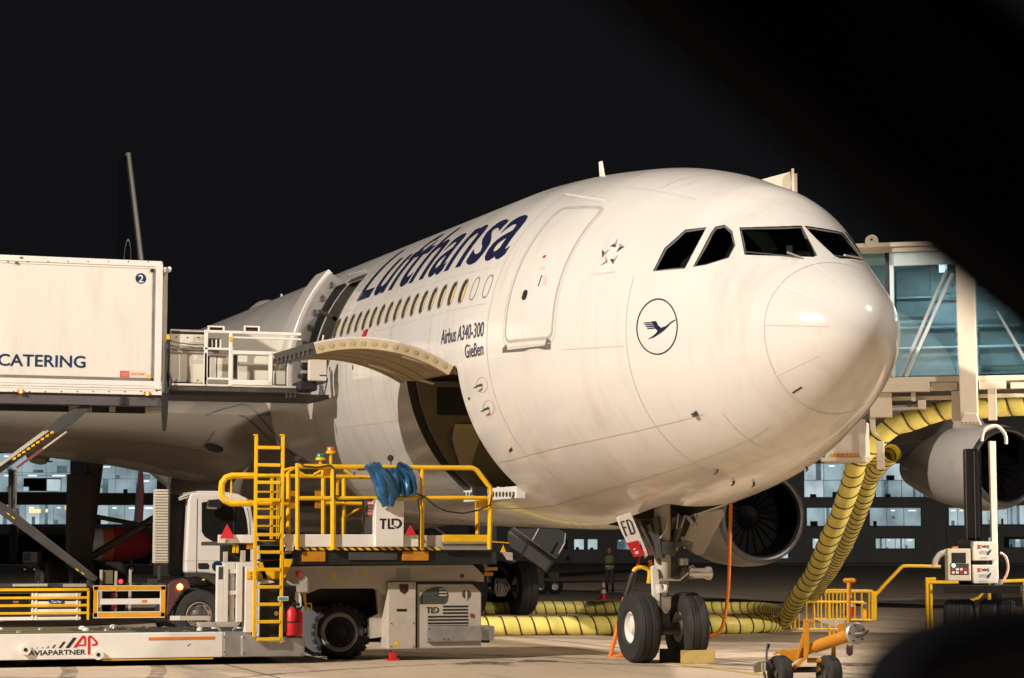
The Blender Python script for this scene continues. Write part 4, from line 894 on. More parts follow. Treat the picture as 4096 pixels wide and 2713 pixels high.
def bag(label, lf, rg, off, seed):     # a sheet of cloth between two drawn edges, thrown into folds
    random.seed(seed); nx, ny = 22, 22; V, F = [], []; ph = random.random()*6
    def along(pl, t):
        k = t*(len(pl)-1); i = min(int(k), len(pl)-2); f = k-i; return (pl[i][0]+(pl[i+1][0]-pl[i][0])*f, pl[i][1]+(pl[i+1][1]-pl[i][1])*f)
    for j in range(ny+1):
        t = j/ny; a, b = along(lf, t), along(rg, t)
        for i in range(nx+1):
            s_ = i/nx; x, y = a[0]+(b[0]-a[0])*s_, a[1]+(b[1]-a[1])*s_
            w_ = math.sin(PI*s_)**.6
            d = .05*w_+.030*math.sin(2*PI*(2.3*s_+.5*t)+ph)*(.35+.65*t)+.016*math.sin(2*PI*(4.1*s_-1.3*t)+2*ph)+.012*math.sin(9*t+5*s_+ph)+(random.random()-.5)*.006
            V.append(L.p(x+6*math.sin(7*t+ph)*w_, y+5*math.sin(9*s_+ph), off+d))
    for j in range(ny):
        for i in range(nx): k = j*(nx+1)+i; F.append((k, k+1, k+nx+2, k+nx+1))
    o = MB().add(V, F).build('jacket', tarp_m, None, True); so = o.modifiers.new('thickness', 'SOLIDIFY'); so.thickness = .05; so.offset = -1
    s2 = o.modifiers.new('s', 'SUBSURF'); s2.levels = s2.render_levels = 1
    return tag(o, label, 'jacket', 'blue jackets on the loader rail')
bag('long crumpled blue jacket hung over the rail above the white console', [(1200, 410), (1250, 470), (1278, 540), (1284, 640), (1318, 695), (1358, 734)], [(1300, 396), (1345, 450), (1415, 530), (1454, 620), (1436, 690), (1410, 740)], .16, 1)
bag('short dark blue jacket on the rail to the right of the longer one', [(1440, 440), (1462, 500), (1488, 570), (1500, 650), (1532, 672)], [(1485, 386), (1555, 428), (1602, 480), (1624, 600), (1602, 645)], .14, 2)
bag('middle blue jacket folded between the two others on the rail', [(1335, 446), (1365, 520), (1395, 590), (1425, 655)], [(1455, 436), (1474, 520), (1470, 640), (1452, 660)], .09, 3)
# ------------------------------------------------------------------ catering truck, its box raised to the second door
TK = thing('catering_truck', 'white catering truck with its box lifted high on scissor arms to the second door', 'truck', (17, 8, 0))
T = Fr((15.8, 0, 0), (0, -1, 0)); R1 = (0, 950, 2.2402); R2 = (0, 1650, 2.2402); ZW = (0, 1500, 2.614); ZA = (600, 1400, 2.4125)
def tb(name, m, x0, y0, x1, y1, off=0, th=.05, par=TK, bevel=.006): return T.box(MB(), x0, y0, x1, y1, off, th).build(name, m, par, bevel=bevel)
def tp(name, m, pts, off=0, th=.05, par=TK, bevel=.006): return T.poly(MB(), pts, off, th).build(name, m, par, bevel=bevel)
def tt(name, m, pts, r, off=0, par=TK, n=8): return T.tube(MB(), pts, r, off, n).build(name, m, par, True)
boxw_m = mat('box_panel', (.74, .70, .64), .42, 0, .03, 1.2, .01, 6, stretch=(1, 1.6, .35), dirt=((.52, .45, .36), .38, 1.6))
T.z = R1
bx = tb('box_body', boxw_m, -1500, 186, 1452, 1396, 0, 2.45, bevel=.015)
tb('top_rail', wht_m, -1500, 184, 1452, 236, .025, .04, bx); tb('top_rail', wht_m, -1500, 240, 1452, 256, .012, .04, bx)
tb('corner_post', wht_m, 1392, 240, 1453, 1396, .022, .04, bx); tb('corner_post', alu_m, 1358, 260, 1388, 1285, .008, .02, bx)
tb('lower_trim', alu_m, -1500, 1244, 1380, 1272, .008, .02, bx)
for y0, y1, of in ((1274, 1318, .02), (1321, 1342, .03), (1345, 1362, .022), (1365, 1398, .034)): tb('lower_rail', wht_m, -1500, y0, 1452, y1, of, .05, bx)
tb('end_frame', bei_m, 1455, 300, 1496, 1385, -.1, 2.2, bx)
for k in range(12): c = T.p(-20+150*k*.95, 1381, .04); MB().cyl(c, c-T.n*.01, .012, 8).build('rivet', stl_m, bx)
for k in range(8): c = T.p(70+180*k, 216, .03); MB().cyl(c, c-T.n*.01, .012, 8).build('rivet', stl_m, bx)
rust_m = mat('rust', (.25, .12, .04), .8, 0, .4, 20)
for x, y in ((193, 182), (150, 228)): tb('rust_spot', rust_m if y < 200 else stl_m, x-14, y-9, x+14, y+9, .032, .01, bx, 0)
mk_m = emat('marker_lamp', (1, .13, .02), 9, .0)
mkh_m = mat('marker_housing', (.45, .05, .01), .3)
for x, y in ((187, 1380), (1320, 1400)):
    h_ = tb('marker_lamp', mkh_m, x-28, y-17, x+28, y+17, .06, .03, bx); c = T.p(x, y, .075); MB().rev(c, T.n, [(-.01, .032), (.008, .028), (.012, .0)], 12).build('bulb', mk_m, h_, True)
nav_m = mat('navy_print', (.008, .03, .10), .4)
A, B, C = T.p(-20, 1150, .006), T.p(766, 1161, .006), T.p(-20, 1040, .006); B.z = A.z; C.y = A.y; lettering('CATERING', A, B, C, nav_m, bx, bold=.016)
c = T.p(1262, 368, .004); ds = MB().cyl(c, c-T.n*.003, .098, 32).build('number_disc', nav_m, bx)
A, B, C = T.p(1240, 402, .008), T.p(1286, 402, .008), T.p(1240, 335, .008); B.z = A.z; C.y = A.y; lettering('2', A, B, C, wht_m, ds, bold=.012)
o = tb('sticker', mat('sticker_red', (.62, .13, .11), .5), 1075, 1195, 1158, 1258, .006, .004, bx, 0)
for s_, x0, x1, y0, y1, m_ in (('GPS', 1090, 1146, 1240, 1214, mat('sticker_pink', (.75, .35, .3), .5)), ('FROTCOM', 1176, 1290, 1234, 1216, mat('sticker_print', (.65, .25, .12), .5))):
    A, B, C = T.p(x0, y0, .009), T.p(x1, y0, .009), T.p(x0, y1, .009); lettering(s_, A, B, C, m_, o, bold=.01)
tb('sticker', mat('sticker_cream', (.74, .60, .48), .5), 1159, 1195, 1308, 1258, .005, .003, bx, 0); tb('sticker', mat('sticker_yellow', (.80, .55, .03), .5), 1315, 1229, 1350, 1268, .006, .004, bx, 0)
lm = tb('lamp_bracket', wht_m, 1460, 266, 1492, 312, 0, .1); c = T.p(1505, 290, 0); MB().rev(c, (-1, -.2, 0), [(-.1, .03), (0, .055), (.06, .05), (.07, .02)], 12).build('flood_lamp', alu_m, lm, True)
c = T.p(1366, 296, .03); MB().cyl(c, c-T.n*.03, .035, 12).build('latch', black_m, bx)
# under frame of the box
T.z = ZW
tb('under_frame', mat('under_frame', (.09, .08, .085), .6, 0, .1, 3), -1500, 196, 1682, 312, -.02, .3); tb('cross_beam', black_m, -1500, 305, 1526, 384, -.5, .2)
tb('cross_beam', bei_m, 722, 312, 962, 382, -.45, .05); tb('cross_beam', alu_m, 1145, 308, 1208, 386, -.4, .06); tb('clamp', black_m, 1262, 232, 1328, 312, .02, .05); tb('cross_beam', bei_m, 1526, 312, 1690, 392, -.4, .2)
tp('hydraulic_bar', black_m, [(1692, 190), (1762, 190), (1756, 400), (1738, 588), (1702, 588), (1690, 380)], .05, .06)
T.z = R1
tb('hydraulic_bar', black_m, 1500, 880, 1520, 1400, .05, .04); tb('hydraulic_bar', dgr_m, 1478, 930, 1490, 1400, .03, .05)
for pts in ([(1490, 1000), (1500, 1100), (1485, 1250), (1500, 1390)], [(1515, 1210), (1538, 1290), (1520, 1350), (1490, 1400)]): tt('hose', black_m, pts, .02, .08)
tb('yellow_clip', yel_m, 1495, 868, 1524, 915, .08, .06)
# front platform over the cab
plat_m = mat('platform_cream', (.66, .61, .52), .48, 0, .05, 1.5, .02, 15, dirt=((.36, .31, .24), .35, 2))
pf = tb('platform_wall', plat_m, 1522, 838, 2640, 1310, -2.1, .05); tb('platform_wall', plat_m, 1524, 835, 1832, 1302, -.25, .05, bevel=.01)
tb('wall_slot', black_m, 1536, 842, 1830, 866, -.24, .01, pf); tb('wall_band', mat('band_grey', (.33, .31, .28), .5), 1524, 1000, 2060, 1040, -.22, .04)
for x, y in ((1582, 892), (1680, 896), (1778, 896), (1582, 1280), (1678, 1278), (1770, 1280)): c = T.p(x, y, -.24); MB().cyl(c, c-T.n*.01, .013, 8).build('bolt', stl_m, pf)
tt('rope', mat('rope', (.14, .12, .09), .8), [(1522, 925), (1600, 945), (1720, 960), (1860, 963)], .012, -.18); tt('rope', mat('rope'[:4], (.14, .12, .09)), [(1525, 965), (1600, 990), (1700, 998), (1860, 998)], .01, -.18)
T.z = ZA
MB().box((16.05, 2.86, 4.50), (17.6, 6.0, 4.57)).build('platform_floor', stl_m, TK)  # floor extension added up to the hull, blocks light through the gap
pfl = tb('platform_floor', stl_m, 205, 352, 1440, 404, .0, 2.2); tb('floor_edge', plat_m, 205, 335, 1440, 356, .02, .08)
tb('floor_black_strip', black_m, 215, 308, 400, 338, -.2, .02)  # black strip at the foot of the platform wall
for x0, x1, y0 in ((520, 550, 25), (766, 800, -30), (1146, 1182, 20)): tb('rail_post', wht_m, x0, y0, x1, 342, .03, .05)
for y0, y1, xa in ((292, 318, 785), (318, 340, 785), (12, 44, 785)): tb('rail', wht_m, xa, y0, 1180, y1, .035, .05)
tb('rail', wht_m, 520, 268, 800, 288, .03, .05); tb('rail', wht_m, 520, -22, 800, 0, .03, .05)
for x0, x1, y0, y1 in ((578, 642, 52, 270), (652, 766, 55, 272), (850, 1142, 58, 300), (1190, 1310, 62, 335)): tb('platform_panel', plat_m, x0, y0, x1, y1, -.3, .04, bevel=.012)
for x0, x1, y0, y1 in ((548, 576, 60, 265), (806, 840, 50, 275), (640, 652, 52, 268)): tb('panel_gap', black_m, x0, y0, x1, y1, -.34, .02)
for x0, x1, y0, y1 in ((1182, 1190, 70, 335),): tb('panel_gap', black_m, x0, y0, x1, y1, -.25, .02)
bxo = tb('side_flap', plat_m, 1534, 44, 1708, 298, .45, .12, bevel=.02); 
for y in (82, 240): tb('flap_slot', dgr_m, 1638, y, 1704, y+14, .455, .01, bxo)
tb('flap_arm', stl_m, 1470, 20, 1530, 300, .2, .1); 
for k in range(5): tb('flap_joint', alu_m if k % 2 else black_m, 1462, 40+52*k, 1522, 72+52*k, .26, .08)
tb('bumper_pad', black_m, 1440, 300, 1618, 392, .3, .6, bevel=.03)
for k in range(3): tt('chain', stl_m, [(1300+40*k, 400), (1325+40*k, 440), (1310+40*k, 460)], .012, .1)
T.z = R1
for x0, x1 in ((1862, 2014), (2186, 2330)):
    for a in ((x0, 792, x1, 806), (x0, 806, x0+16, 842), (x1-16, 806, x1, 842)): tb('hand_grip', wht_m, *a, .0, .04)
    tb('grip_pad', mat('grip_red', (.10, .02, .03), .6), x0+18, 808, x1-18, 838, -.05, .02)
tb('rail', wht_m, 1832, 842, 2700, 866, .03, .05); tb('rail', wht_m, 2060, 896, 2700, 912, .02, .05); tb('rail', plat_m, 2075, 1020, 2640, 1046, .02, .06); tb('rail_post', wht_m, 1832, 842, 1862, 1320, .03, .05); tb('rail_post', wht_m, 2052, 860, 2082, 1330, .035, .05)
tb('latch_box', stl_m, 1866, 905, 1980, 1000, -.1, .08)
for k in range(6): tb('latch_bar', wht_m if k % 2 else black_m, 1874+19*k, 915, 1888+19*k, 998, -.05, .04)
tb('yellow_clip', yel_m, 2056, 888, 2086, 930, .05, .03)
# scissor lift
T.z = ZW
arm = tp('scissor_arm', dgr_m, [(860, 312), (965, 330), (930, 365), (748, 520), (660, 560), (0, 1030), (-300, 1240), (-300, 1130), (0, 920), (640, 430)], -.1, .12, bevel=.01)
tp('scissor_arm', bei_m, [(450, 590), (520, 585), (30, 940), (-200, 1100), (-200, 1060), (0, 920)], -.04, .03)
for k in range(9):
    x, y = 150+49*k, 885-34*k; tp('yellow_dash', yel_m, [(x-20, y+8), (x-16, y-16), (x+18, y-30), (x+17, y-5)], -.02, .004, arm, 0)
for k in range(4):
    x, y = 395+30*k, 655-22*k; tp('yellow_dash', yel_m, [(x-12, y+6), (x-8, y), (x+14, y-14), (x+12, y-6)], -.05, .06, arm, 0)
tp('red_edge', mat('dark_red_paint', (.22, .03, .03), .5), [(170, 960), (440, 762), (452, 776), (178, 978)], -.03, .03); tp('scissor_arm', bei_m, [(690, 588), (705, 600), (180, 985), (165, 968)], -.06, .06)
T.z = R2
tp('scissor_arm', dgr_m, [(-300, 640), (0, 800), (60, 832), (880, 1482), (850, 1515), (800, 1500), (0, 905), (-300, 740)], .1, .12, bevel=.01)
for x, y in ((72, 905), (115, 938), (690, 1405), (740, 1438)): tp('yellow_dash', yel_m, [(x-10, y-10), (x+18, y+10), (x+14, y+20), (x-12, y)], .105, .004, arm, 0)
tp('scissor_arm', dgr_m, [(260, 1010), (320, 1050), (870, 1470), (850, 1490)], .02, .05)
tt('lift_cylinder', chr_m, [(133, 515), (133, 885)], .035, -.3, n=14); tt('lift_cylinder', black_m, [(95, 510), (95, 890)], .04, -.35); tt('lift_cylinder', stl_m, [(133, 860), (140, 920)], .06, -.3)
# chassis, side guards
T.z = R3
ch = tb('chassis_rail', dgr_m, -900, 428, 1560, 462, -.35, .9); tb('chassis_box', black_m, -900, 470, 830, 768, -.6, .3)
tb('chassis_box', black_m, 850, 480, 1540, 600, -.9, .3)
for a in ((-900, 470, 826, 497), (-900, 547, 810, 571), (-900, 618, 810, 642), (-900, 690, 810, 712), (805, 474, 827, 764)): tb('side_guard', yel_m, *a, .04, .03)
tb('guard_base', wht_m, -900, 736, 300, 768, .0, .06); tb('orange_tag', ob_m, 120, 590, 174, 616, -.25, .02); tb('guard_board', olive_m, -900, 498, 760, 520, .0, .03)
cu = tb('cooling_unit', dgr_m, 290, 515, 752, 766, -.02, .4)
for y0 in (517, 590, 663, 735): tb('unit_slat', wht_m, 300, y0, 748, min(y0+58, 766), .0, .06, cu, .012)
for x in (290, 325, 705): tb('unit_frame', wht_m, x, 515, x+20, 766, .012, .05, cu)
c = T.p(523, 596, .015); ov = MB().add([c+T.t*(.135*math.cos(2*PI*i/28))+Vector((0, 0, .047*math.sin(2*PI*i/28))) for i in range(28)], [tuple(range(28))]).build('brand_plate', mat('plate_blue', (.01, .04, .22), .3), cu)
A, B, C = T.p(475, 608, .018), T.p(572, 608, .018), T.p(475, 582, .018); lettering('Carrier', A, B, C, wht_m, ov, bold=.02)
gf = None
guard_m = mat('guard_amber', (.80, .38, .012), .4, 0, .1, 4)
for a in ((862, 450, 1532, 488), (862, 696, 1525, 738), (866, 450, 908, 740), (1488, 450, 1530, 736)): tb('side_guard', guard_m, *a, .05, .04)
for a in ((862, 444, 1532, 451), (908, 489, 1488, 497), (862, 738, 1525, 746), (902, 490, 910, 738), (1482, 490, 1490, 696), (908, 686, 1488, 696)): tb('guard_trim', wht_m, *a, .054, .04)
tb('guard_bar', wht_m, 908, 566, 1486, 620, .03, .04); tb('orange_tag', ob_m, 1312, 578, 1362, 604, .034, .01); tb('yellow_tag', yel_m, 1045, 466, 1082, 496, .06, .01)
for x, y0 in ((922, 300), (1192, 300), (1060, 312)): tb('chassis_post', bei_m, x, y0, x+24, 740, -.2, .05)
tb('chassis_part', olive_m, 955, 305, 1045, 430, -.25, .1); tb('chassis_part', bei_m, 120, 430, 440, 455, -.2, .1); tb('chassis_part', bei_m, 590, 430, 800, 460, -.2, .1)
for x in (1030,): tb('red_reflector', reda_m, x, 520, x+30, 680, -.15, .02)
rl_m = emat('tail_lamp', (1, .03, .04), 2.2, 0); c = T.p(1118, 408, -.1); tl = tb('tail_lamp', black_m, 1085, 385, 1150, 425, -.12, .05); MB().rev(c, T.n, [(-.02, .04), (.01, .03), (.015, 0)], 12).build('bulb', rl_m, tl, True)
tb('step_bracket', stl_m, 805, 390, 880, 430, -.1, .05); tb('step_bracket', stl_m, 1370, 385, 1460, 440, -.1, .05)
tb('chassis_rail', stl_m, 1540, 440, 3000, 560, -.5, .6)
# ribbed panel and cab
T.z = R2
rb = tb('ribbed_panel', plat_m, 1390, 690, 1510, 1350, .0, .25)
for k in range(26): tb('rib', plat_m, 1384, 692+25.2*k, 1508, 706+25.2*k, .02, .03, rb, .004)
tb('panel_edge', dgr_m, 1508, 672, 1524, 1352, .01, .25, rb); tb('panel_leg', stl_m, 1418, 1350, 1440, 1500, -.05, .06)
tb('cab_gap', black_m, 1524, 735, 1660, 1470, -.3, 1.8)
cabm = mat('cab_white', (.78, .745, .70), .32, 0, .03, 2, coat=.4)
cab = tp('cab_body', cabm, [(1688, 775), (1700, 738), (1722, 722), (1790, 712), (2150, 738), (2215, 768), (2245, 800), (2268, 950), (2330, 1150), (2345, 1440), (1930, 1452), (1850, 1440), (1655, 1440), (1662, 1250)], 0, 2.3, bevel=.04)
tp('roof_cap', cabm, [(1760, 714), (1775, 703), (1950, 704), (2130, 730), (2150, 740)], -.2, 1.9, cab, .02)
tp('roof_spoiler', plat_m, [(1608, 760), (1690, 726), (1690, 742), (1612, 774)], .0, 2.2, cab); tp('roof_spoiler', plat_m, [(1610, 778), (1690, 752), (1690, 764), (1616, 788)], .0, 2.2, cab)
cg_m = mat('cab_glass', (.012, .013, .012), .06, spec=.6)
tp('side_window', cg_m, [(1808, 812), (1822, 803), (1965, 790), (2185, 850), (2200, 900), (2225, 1050), (2222, 1090), (2090, 1130), (1965, 1190), (1930, 1170), (1835, 1115), (1808, 1070)], .012, .03, cab, .006)
tb('window_pillar', black_m, 2088, 830, 2102, 1110, .018, .02, cab); tp('windscreen_pillar', cabm, [(2186, 850), (2212, 850), (2235, 960), (2240, 1090), (2228, 1090), (2214, 960)], .02, .03, cab)
tb('door_seam', dgr_m, 1762, 776, 1767, 1440, .006, .01, cab, 0); tb('body_crease', mat('crease_grey', (.45, .42, .38), .5), 1660, 1328, 2340, 1332, .005, .01, cab, 0)
hd = tp('door_handle', black_m, [(1776, 1350), (1860, 1350), (1876, 1368), (1872, 1405), (1786, 1405), (1776, 1395)], .01, .02, cab)
tp('mirror', black_m, [(1868, 784), (1970, 776), (1985, 850), (1975, 868), (1852, 866)], .25, .12, cab, .015); tp('mirror_glass', alu_m, [(1858, 845), (1945, 852), (1940, 868), (1860, 864)], .26, .02, cab)
c = T.p(1948, 1380, .006); MB().cyl(c, c-T.n*.004, .1, 24).build('round_badge', nav_m, cab)
tp('wheel_arch', dgr_m, [(1672, 1442), (1760, 1440), (1880, 1445), (1945, 1475), (1945, 1560), (1860, 1500), (1760, 1470), (1680, 1480)], .03, .4, cab, .01)
tb('lower_sill', dgr_m, 1945, 1455, 2400, 1560, .02, 2.2)
tb('yellow_reflector', mat('sticker_yellow', (.8, .55, .03)), 1810, 1492, 1838, 1506, .035, .01, cab)
for x in (1925, 1975): tb('seat_back', dgr_m, x, 900, x+20, 1090, -.5, .3, cab)
tt('roof_lamp', org_m, [(2205, 795), (2255, 790)], .02, .03)
T.z = R3
wheel(T.p(1838, 716, -.08)-Vector((0, 0, .0)), (-1, .12, 0), .452, .27, TK, .52, 'front_wheel', mat('wheel_steel', (.30, .25, .22), .5, .3, .2, 6))
wc = T.p(1838, 716, -.08); MB().rev(wc, (-1, .12, 0), [(.05, .15), (.09, .13), (.12, .06), (.13, 0)], 20).build('hub', stl_m, TK, True)
for k in range(8): q = wc+Vector((-.085, .18*math.cos(2*PI*k/8), .18*math.sin(2*PI*k/8))); MB().cyl(q, q+Vector((-.03, 0, 0)), .016, 8).build('wheel_nut', stl_m, TK)
wheel(Vector((18.0, wc.y, .452)), (1, 0, 0), .452, .27, TK, .52, 'front_wheel', stl_m)
for dy in (4.2,):
    for X in (15.95, 16.25, 17.75, 18.05): wheel((X, wc.y+dy, .452), (1, 0, 0), .452, .27, TK, .5, 'rear_wheel', stl_m)
md_m = mat('mudguard', (.10, .045, .04), .45, 0, .25, 4)
tp('mudguard', md_m, [(1555, 440), (1620, 395), (1700, 380), (1745, 395), (1762, 470), (1690, 500), (1620, 600), (1560, 720), (1540, 720)], .06, .35, bevel=.02)
al_m = emat('amber_lamp', (1, .32, .05), 10, 0); c = T.p(1666, 458, .09); MB().rev(c, T.n, [(-.02, .055), (.01, .05), (.03, .0)], 16).build('amber_lamp', al_m, TK, True)
tb('step_bar', wht_m, 1576, 726, 1670, 768, .25, .05); tb('step_bar', bei_m, 1670, 726, 1940, 768, .24, .05)
# ------------------------------------------------------------------ boarding bridge on the far side of the nose
FH = Vector((math.cos(YAW), math.sin(YAW), 0))
Z5 = (3300, 850, 1.6505); Z4 = (3000, 1800, 1.7172); Z7 = (3000, 2200, 3.057); Z6 = (1900, 1950, 2.613); Z3 = (2300, 1950, 2.055); ZN = (2900, 850, 1.3067); ZC_ = (2400, 600, 1.7423)
J = Fr(at(3868, 1600, 38), RT*.964-FH*.265, Z5)
jo = J.p(950, 1400); JB = thing('boarding_bridge', 'cream boarding bridge with teal glass walls reaching the far side of the nose', 'bridge', (jo.x, jo.y, 0))
crm_m = mat('bridge_cream', (.72, .64, .52), .42, 0, .05, 1.5, .01, 15, dirt=((.48, .40, .30), .3, 2))
def jb(name, m, x0, y0, x1, y1, off=0, th=.05, par=JB, bevel=.008): return J.box(MB(), x0, y0, x1, y1, off, th).build(name, m, par, bevel=bevel)
def jp(name, m, pts, off=0, th=.05, par=JB, bevel=.006): return J.poly(MB(), pts, off, th).build(name, m, par, bevel=bevel)
XR = 2300
jb('roof_beam', crm_m, -350, 196, XR, 225, .05, 2.6); jb('roof_beam', crm_m, -350, 227, XR, 262, .0, .15)
c = J.p(308, 190, .06); e = MB().cyl(c, c-J.n*.03, .115, 28).build('lifting_eye', crm_m, JB, True); MB().cyl(c+Vector((0, 0, .03))+J.n*.003, c+Vector((0, 0, .03))-J.n*.004, .022, 12).build('eye_hole', black_m, e)
tg = bpy.data.materials.new('teal_glass'); tg.use_nodes = True; nt = tg.node_tree
tr = nt.nodes.new('ShaderNodeBsdfTransparent'); tr.inputs[0].default_value = (.74, .86, .88, 1); gl = nt.nodes.new('ShaderNodeBsdfGlossy'); gl.inputs[0].default_value = (.85, .95, 1, 1); gl.inputs[1].default_value = .02
fr = nt.nodes.new('ShaderNodeFresnel'); fr.inputs[0].default_value = 1.6; ad = nt.nodes.new('ShaderNodeMath'); ad.operation = 'ADD'; ad.inputs[1].default_value = .10; nt.links.new(fr.outputs[0], ad.inputs[0])
mx = nt.nodes.new('ShaderNodeMixShader'); nt.links.new(ad.outputs[0], mx.inputs[0]); nt.links.new(tr.outputs[0], mx.inputs[1]); nt.links.new(gl.outputs[0], mx.inputs[2]); nt.links.new(mx.outputs[0], nt.nodes['Material Output'].inputs[0]); MAT['teal_glass'] = tg
for x0, x1 in ((-350, 400), (428, 866), (985, 1500), (1520, 2290)): jb('glass_pane', tg, x0, 262, x1, 1086, -.06, .012, bevel=0)
jb('mullion', black_m, 400, 255, 428, 1086, -.03, .06); jb('mullion', black_m, 1500, 255, 1520, 1086, -.03, .06)
pale_m = mat('bridge_frame_pale', (.50, .60, .64), .4)
in_m = mat('bridge_inside', (.24, .31, .33), .5, 0, .25, 1.2); in2_m = mat('bridge_inside_dark', (.13, .175, .185), .5, 0, .35, 1.5)
jb('inner_wall', in_m, -350, 262, XR, 1086, -2.45, .04); jb('inner_floor', in2_m, -350, 1078, XR, 1090, -.1, 2.3)
jb('inner_frame', pale_m, 430, 262, 866, 348, -.02, .03); jb('inner_frame', pale_m, 430, 262, 458, 1086, -.01, .03)
jb('inner_panel', in2_m, 470, 380, 700, 690, -2.38, .03); jb('inner_panel', in2_m, 480, 730, 860, 900, -2.38, .03); jb('inner_panel', in2_m, 1020, 700, 1480, 1010, -2.38, .03)
for y in (545, 745, 880): jb('handrail', pale_m if y == 880 else in_m, 470, y, XR, y+14, -2.3, .04)
jp('brace', mat('brace_grey', (.42, .45, .45), .4), [(796, 372), (812, 385), (512, 1084), (484, 1084)], -.03, .06); jp('brace', pale_m, [(832, 395), (852, 402), (550, 1084), (524, 1084)], .03, .06)
jp('brace', pale_m, [(1128, 650), (1148, 655), (1400, 1084), (1372, 1084)], .03, .06)
strip_m = emat('bridge_tube_lamp', (.78, .92, 1), 8, .0)
for k in range(4):
    a = J.p(-100+620*k, 300, -1.3); MB().obox(a, J.t*1.0, -J.n*.08, (0, 0, .03)).build('ceiling_lamp', strip_m, JB)
    al_ = bpy.data.lights.new('tube_light', 'AREA'); al_.shape = 'RECTANGLE'; al_.size = 1.0; al_.size_y = .3; al_.energy = 38; al_.color = (.78, .92, 1); ao_ = bpy.data.objects.new('tube_light', al_); COL.objects.link(ao_); ao_.parent = JB; ao_.location = a+J.t*.5-Vector((0, 0, .02))-JB.location; ao_.rotation_euler = (0, 0, math.atan2(J.t.y, J.t.x))
jb('ceiling_light_panel', strip_m, 752, 340, 804, 395, -1.9, .03)
# legs and under frame
jp('leg', crm_m, [(858, 200), (975, 200), (1010, 1395), (893, 1395)], .28, .32, bevel=.012)
jp('leg_foot', crm_m, [(915, 1325), (1000, 1325), (1028, 1398), (888, 1398)], .32, .4, bevel=.012)
for k in range(5): c = J.p(905+26*k, 1388, .325); MB().cyl(c, c-J.n*.01, .012, 8).build('bolt', stl_m, JB)
J.z = Z4
jb('lift_column', mat('column_black', (.02, .02, .022), .3, .3, .2, 5), 1466, -10, 1588, 625, .18, .25, bevel=.05)
for x, w_ in ((1478, 10), (1540, 6)): jb('column_groove', stl_m, x, 0, x+w_, 620, .185, .01)
jb('column_shoe', black_m, 1430, 620, 1625, 960, .3, .6)
for x in (1395, 1480, 1640, 1760):
    c = J.p(x, 1000, .5); c.z = .42; wheel(c, J.t, .42, .3, JB, .5, 'bridge_wheel', stl_m)
jb('bogie', black_m, 1330, 930, 1860, 985, .8, 1.0)
J.z = Z5
jb('floor_beam', crm_m, -200, 1088, XR, 1122, .06, 2.5); jb('floor_beam', crm_m, -200, 1124, 880, 1180, -.02, .1); jb('floor_beam', crm_m, 695, 1122, 872, 1176, .02, .1)
jb('under_floor', stl_m, -200, 1180, XR, 1215, -.6, 1.4); jb('under_rail', crm_m, 440, 1212, 835, 1238, -.1, .08); jb('under_rail', crm_m, 1015, 1196, XR, 1222, -.1, .08)
for a in ((372, 1122, 690, 1185), (1015, 1112, 1195, 1165), (1225, 1122, XR, 1162)): jb('bracket', crm_m, *a, .08, .12)
for a in ((568, 1186, 598, 1246), (835, 1178, 892, 1378), (1076, 1166, 1132, 1372), (295, 1190, 440, 1352), (612, 1240, 664, 1300)): jb('hanger', crm_m, *a, .04, .12)
jb('cable_duct', stl_m, 445, 1248, 612, 1290, -.2, .2); J.tube(MB(), [(445, 1292), (612, 1285)], .05, -.05).build('pipe', alu_m, JB, True)
jp('hanger', crm_m, [(292, 1352), (330, 1350), (332, 1450), (365, 1482), (345, 1482), (300, 1440)], .02, .1)
J.z = Z4; jp('hanger', crm_m, [(868, -60), (918, -60), (922, 132), (872, 135)], -.05, .12)
J.z = ZN
pb_ = jb('service_box', wht_m, 520, 1095, 735, 1280, -.3, .8, bevel=.01); jb('box_edge', wht_m, 700, 1080, 736, 1300, -.28, .06); jb('hazard_strip', yel_m, 555, 1258, 712, 1276, -.29, .01, pb_, 0)
for k in range(7): jp('hazard_mark', ob_m, [(560+22*k, 1276), (572+22*k, 1276), (580+22*k, 1259), (568+22*k, 1259)], -.285, .01, pb_, 0)
jb('box_floor', crm_m, 500, 1280, 725, 1302, -.28, .8)
# added fill lamp under the tunnel, out of view, brightens the hoses and barriers
wl = J.p(950, 1150)+J.t*9.5+J.n*1.2; wl.z = 4.3; wo = MB().box(wl+Vector((-.12, -.12, .06)), wl+Vector((.12, .12, .2))).build('lamp_housing', stl_m, JB); MB().tube([wl+Vector((0, 0, .2)), wl+Vector((0, 0, .7)), wl-J.n*.9+Vector((0, 0, .75))], .03, 6).build('bracket', stl_m, wo)
sl = bpy.data.lights.new('added_fill_light', 'SPOT'); sl.energy = FLOOD_POWER*.036; sl.color = (1, .88, .72); sl.shadow_soft_size = .12; sl.spot_size = math.radians(88); sl.spot_blend = .6
so_ = bpy.data.objects.new('added_fill_light', sl); COL.objects.link(so_); so_.parent = wo; so_.location = wl-JB.location-Vector((0, 0, .02)); so_.rotation_euler = (Vector((15, -6, .8))-wl).to_track_quat('-Z', 'Y').to_euler()
# canopy of the cab above the flight deck
K_ = Fr(at(3110, 740, 37), RT, ZC_)
K_.poly(MB(), [(1125, 206), (1325, 152), (1336, 236), (1330, 278), (1240, 252)], 0, 1.2).build('canopy', crm_m, JB, bevel=.01); K_.box(MB(), 1337, 130, 1353, 300, .1, .06).build('canopy_post', crm_m, JB); K_.box(MB(), 1353, 164, 1374, 300, .05, .1).build('canopy_post', crm_m, JB)
K_.box(MB(), 1140, 245, 1330, 420, -.1, 1.5).build('cab_roof', crm_m, JB)
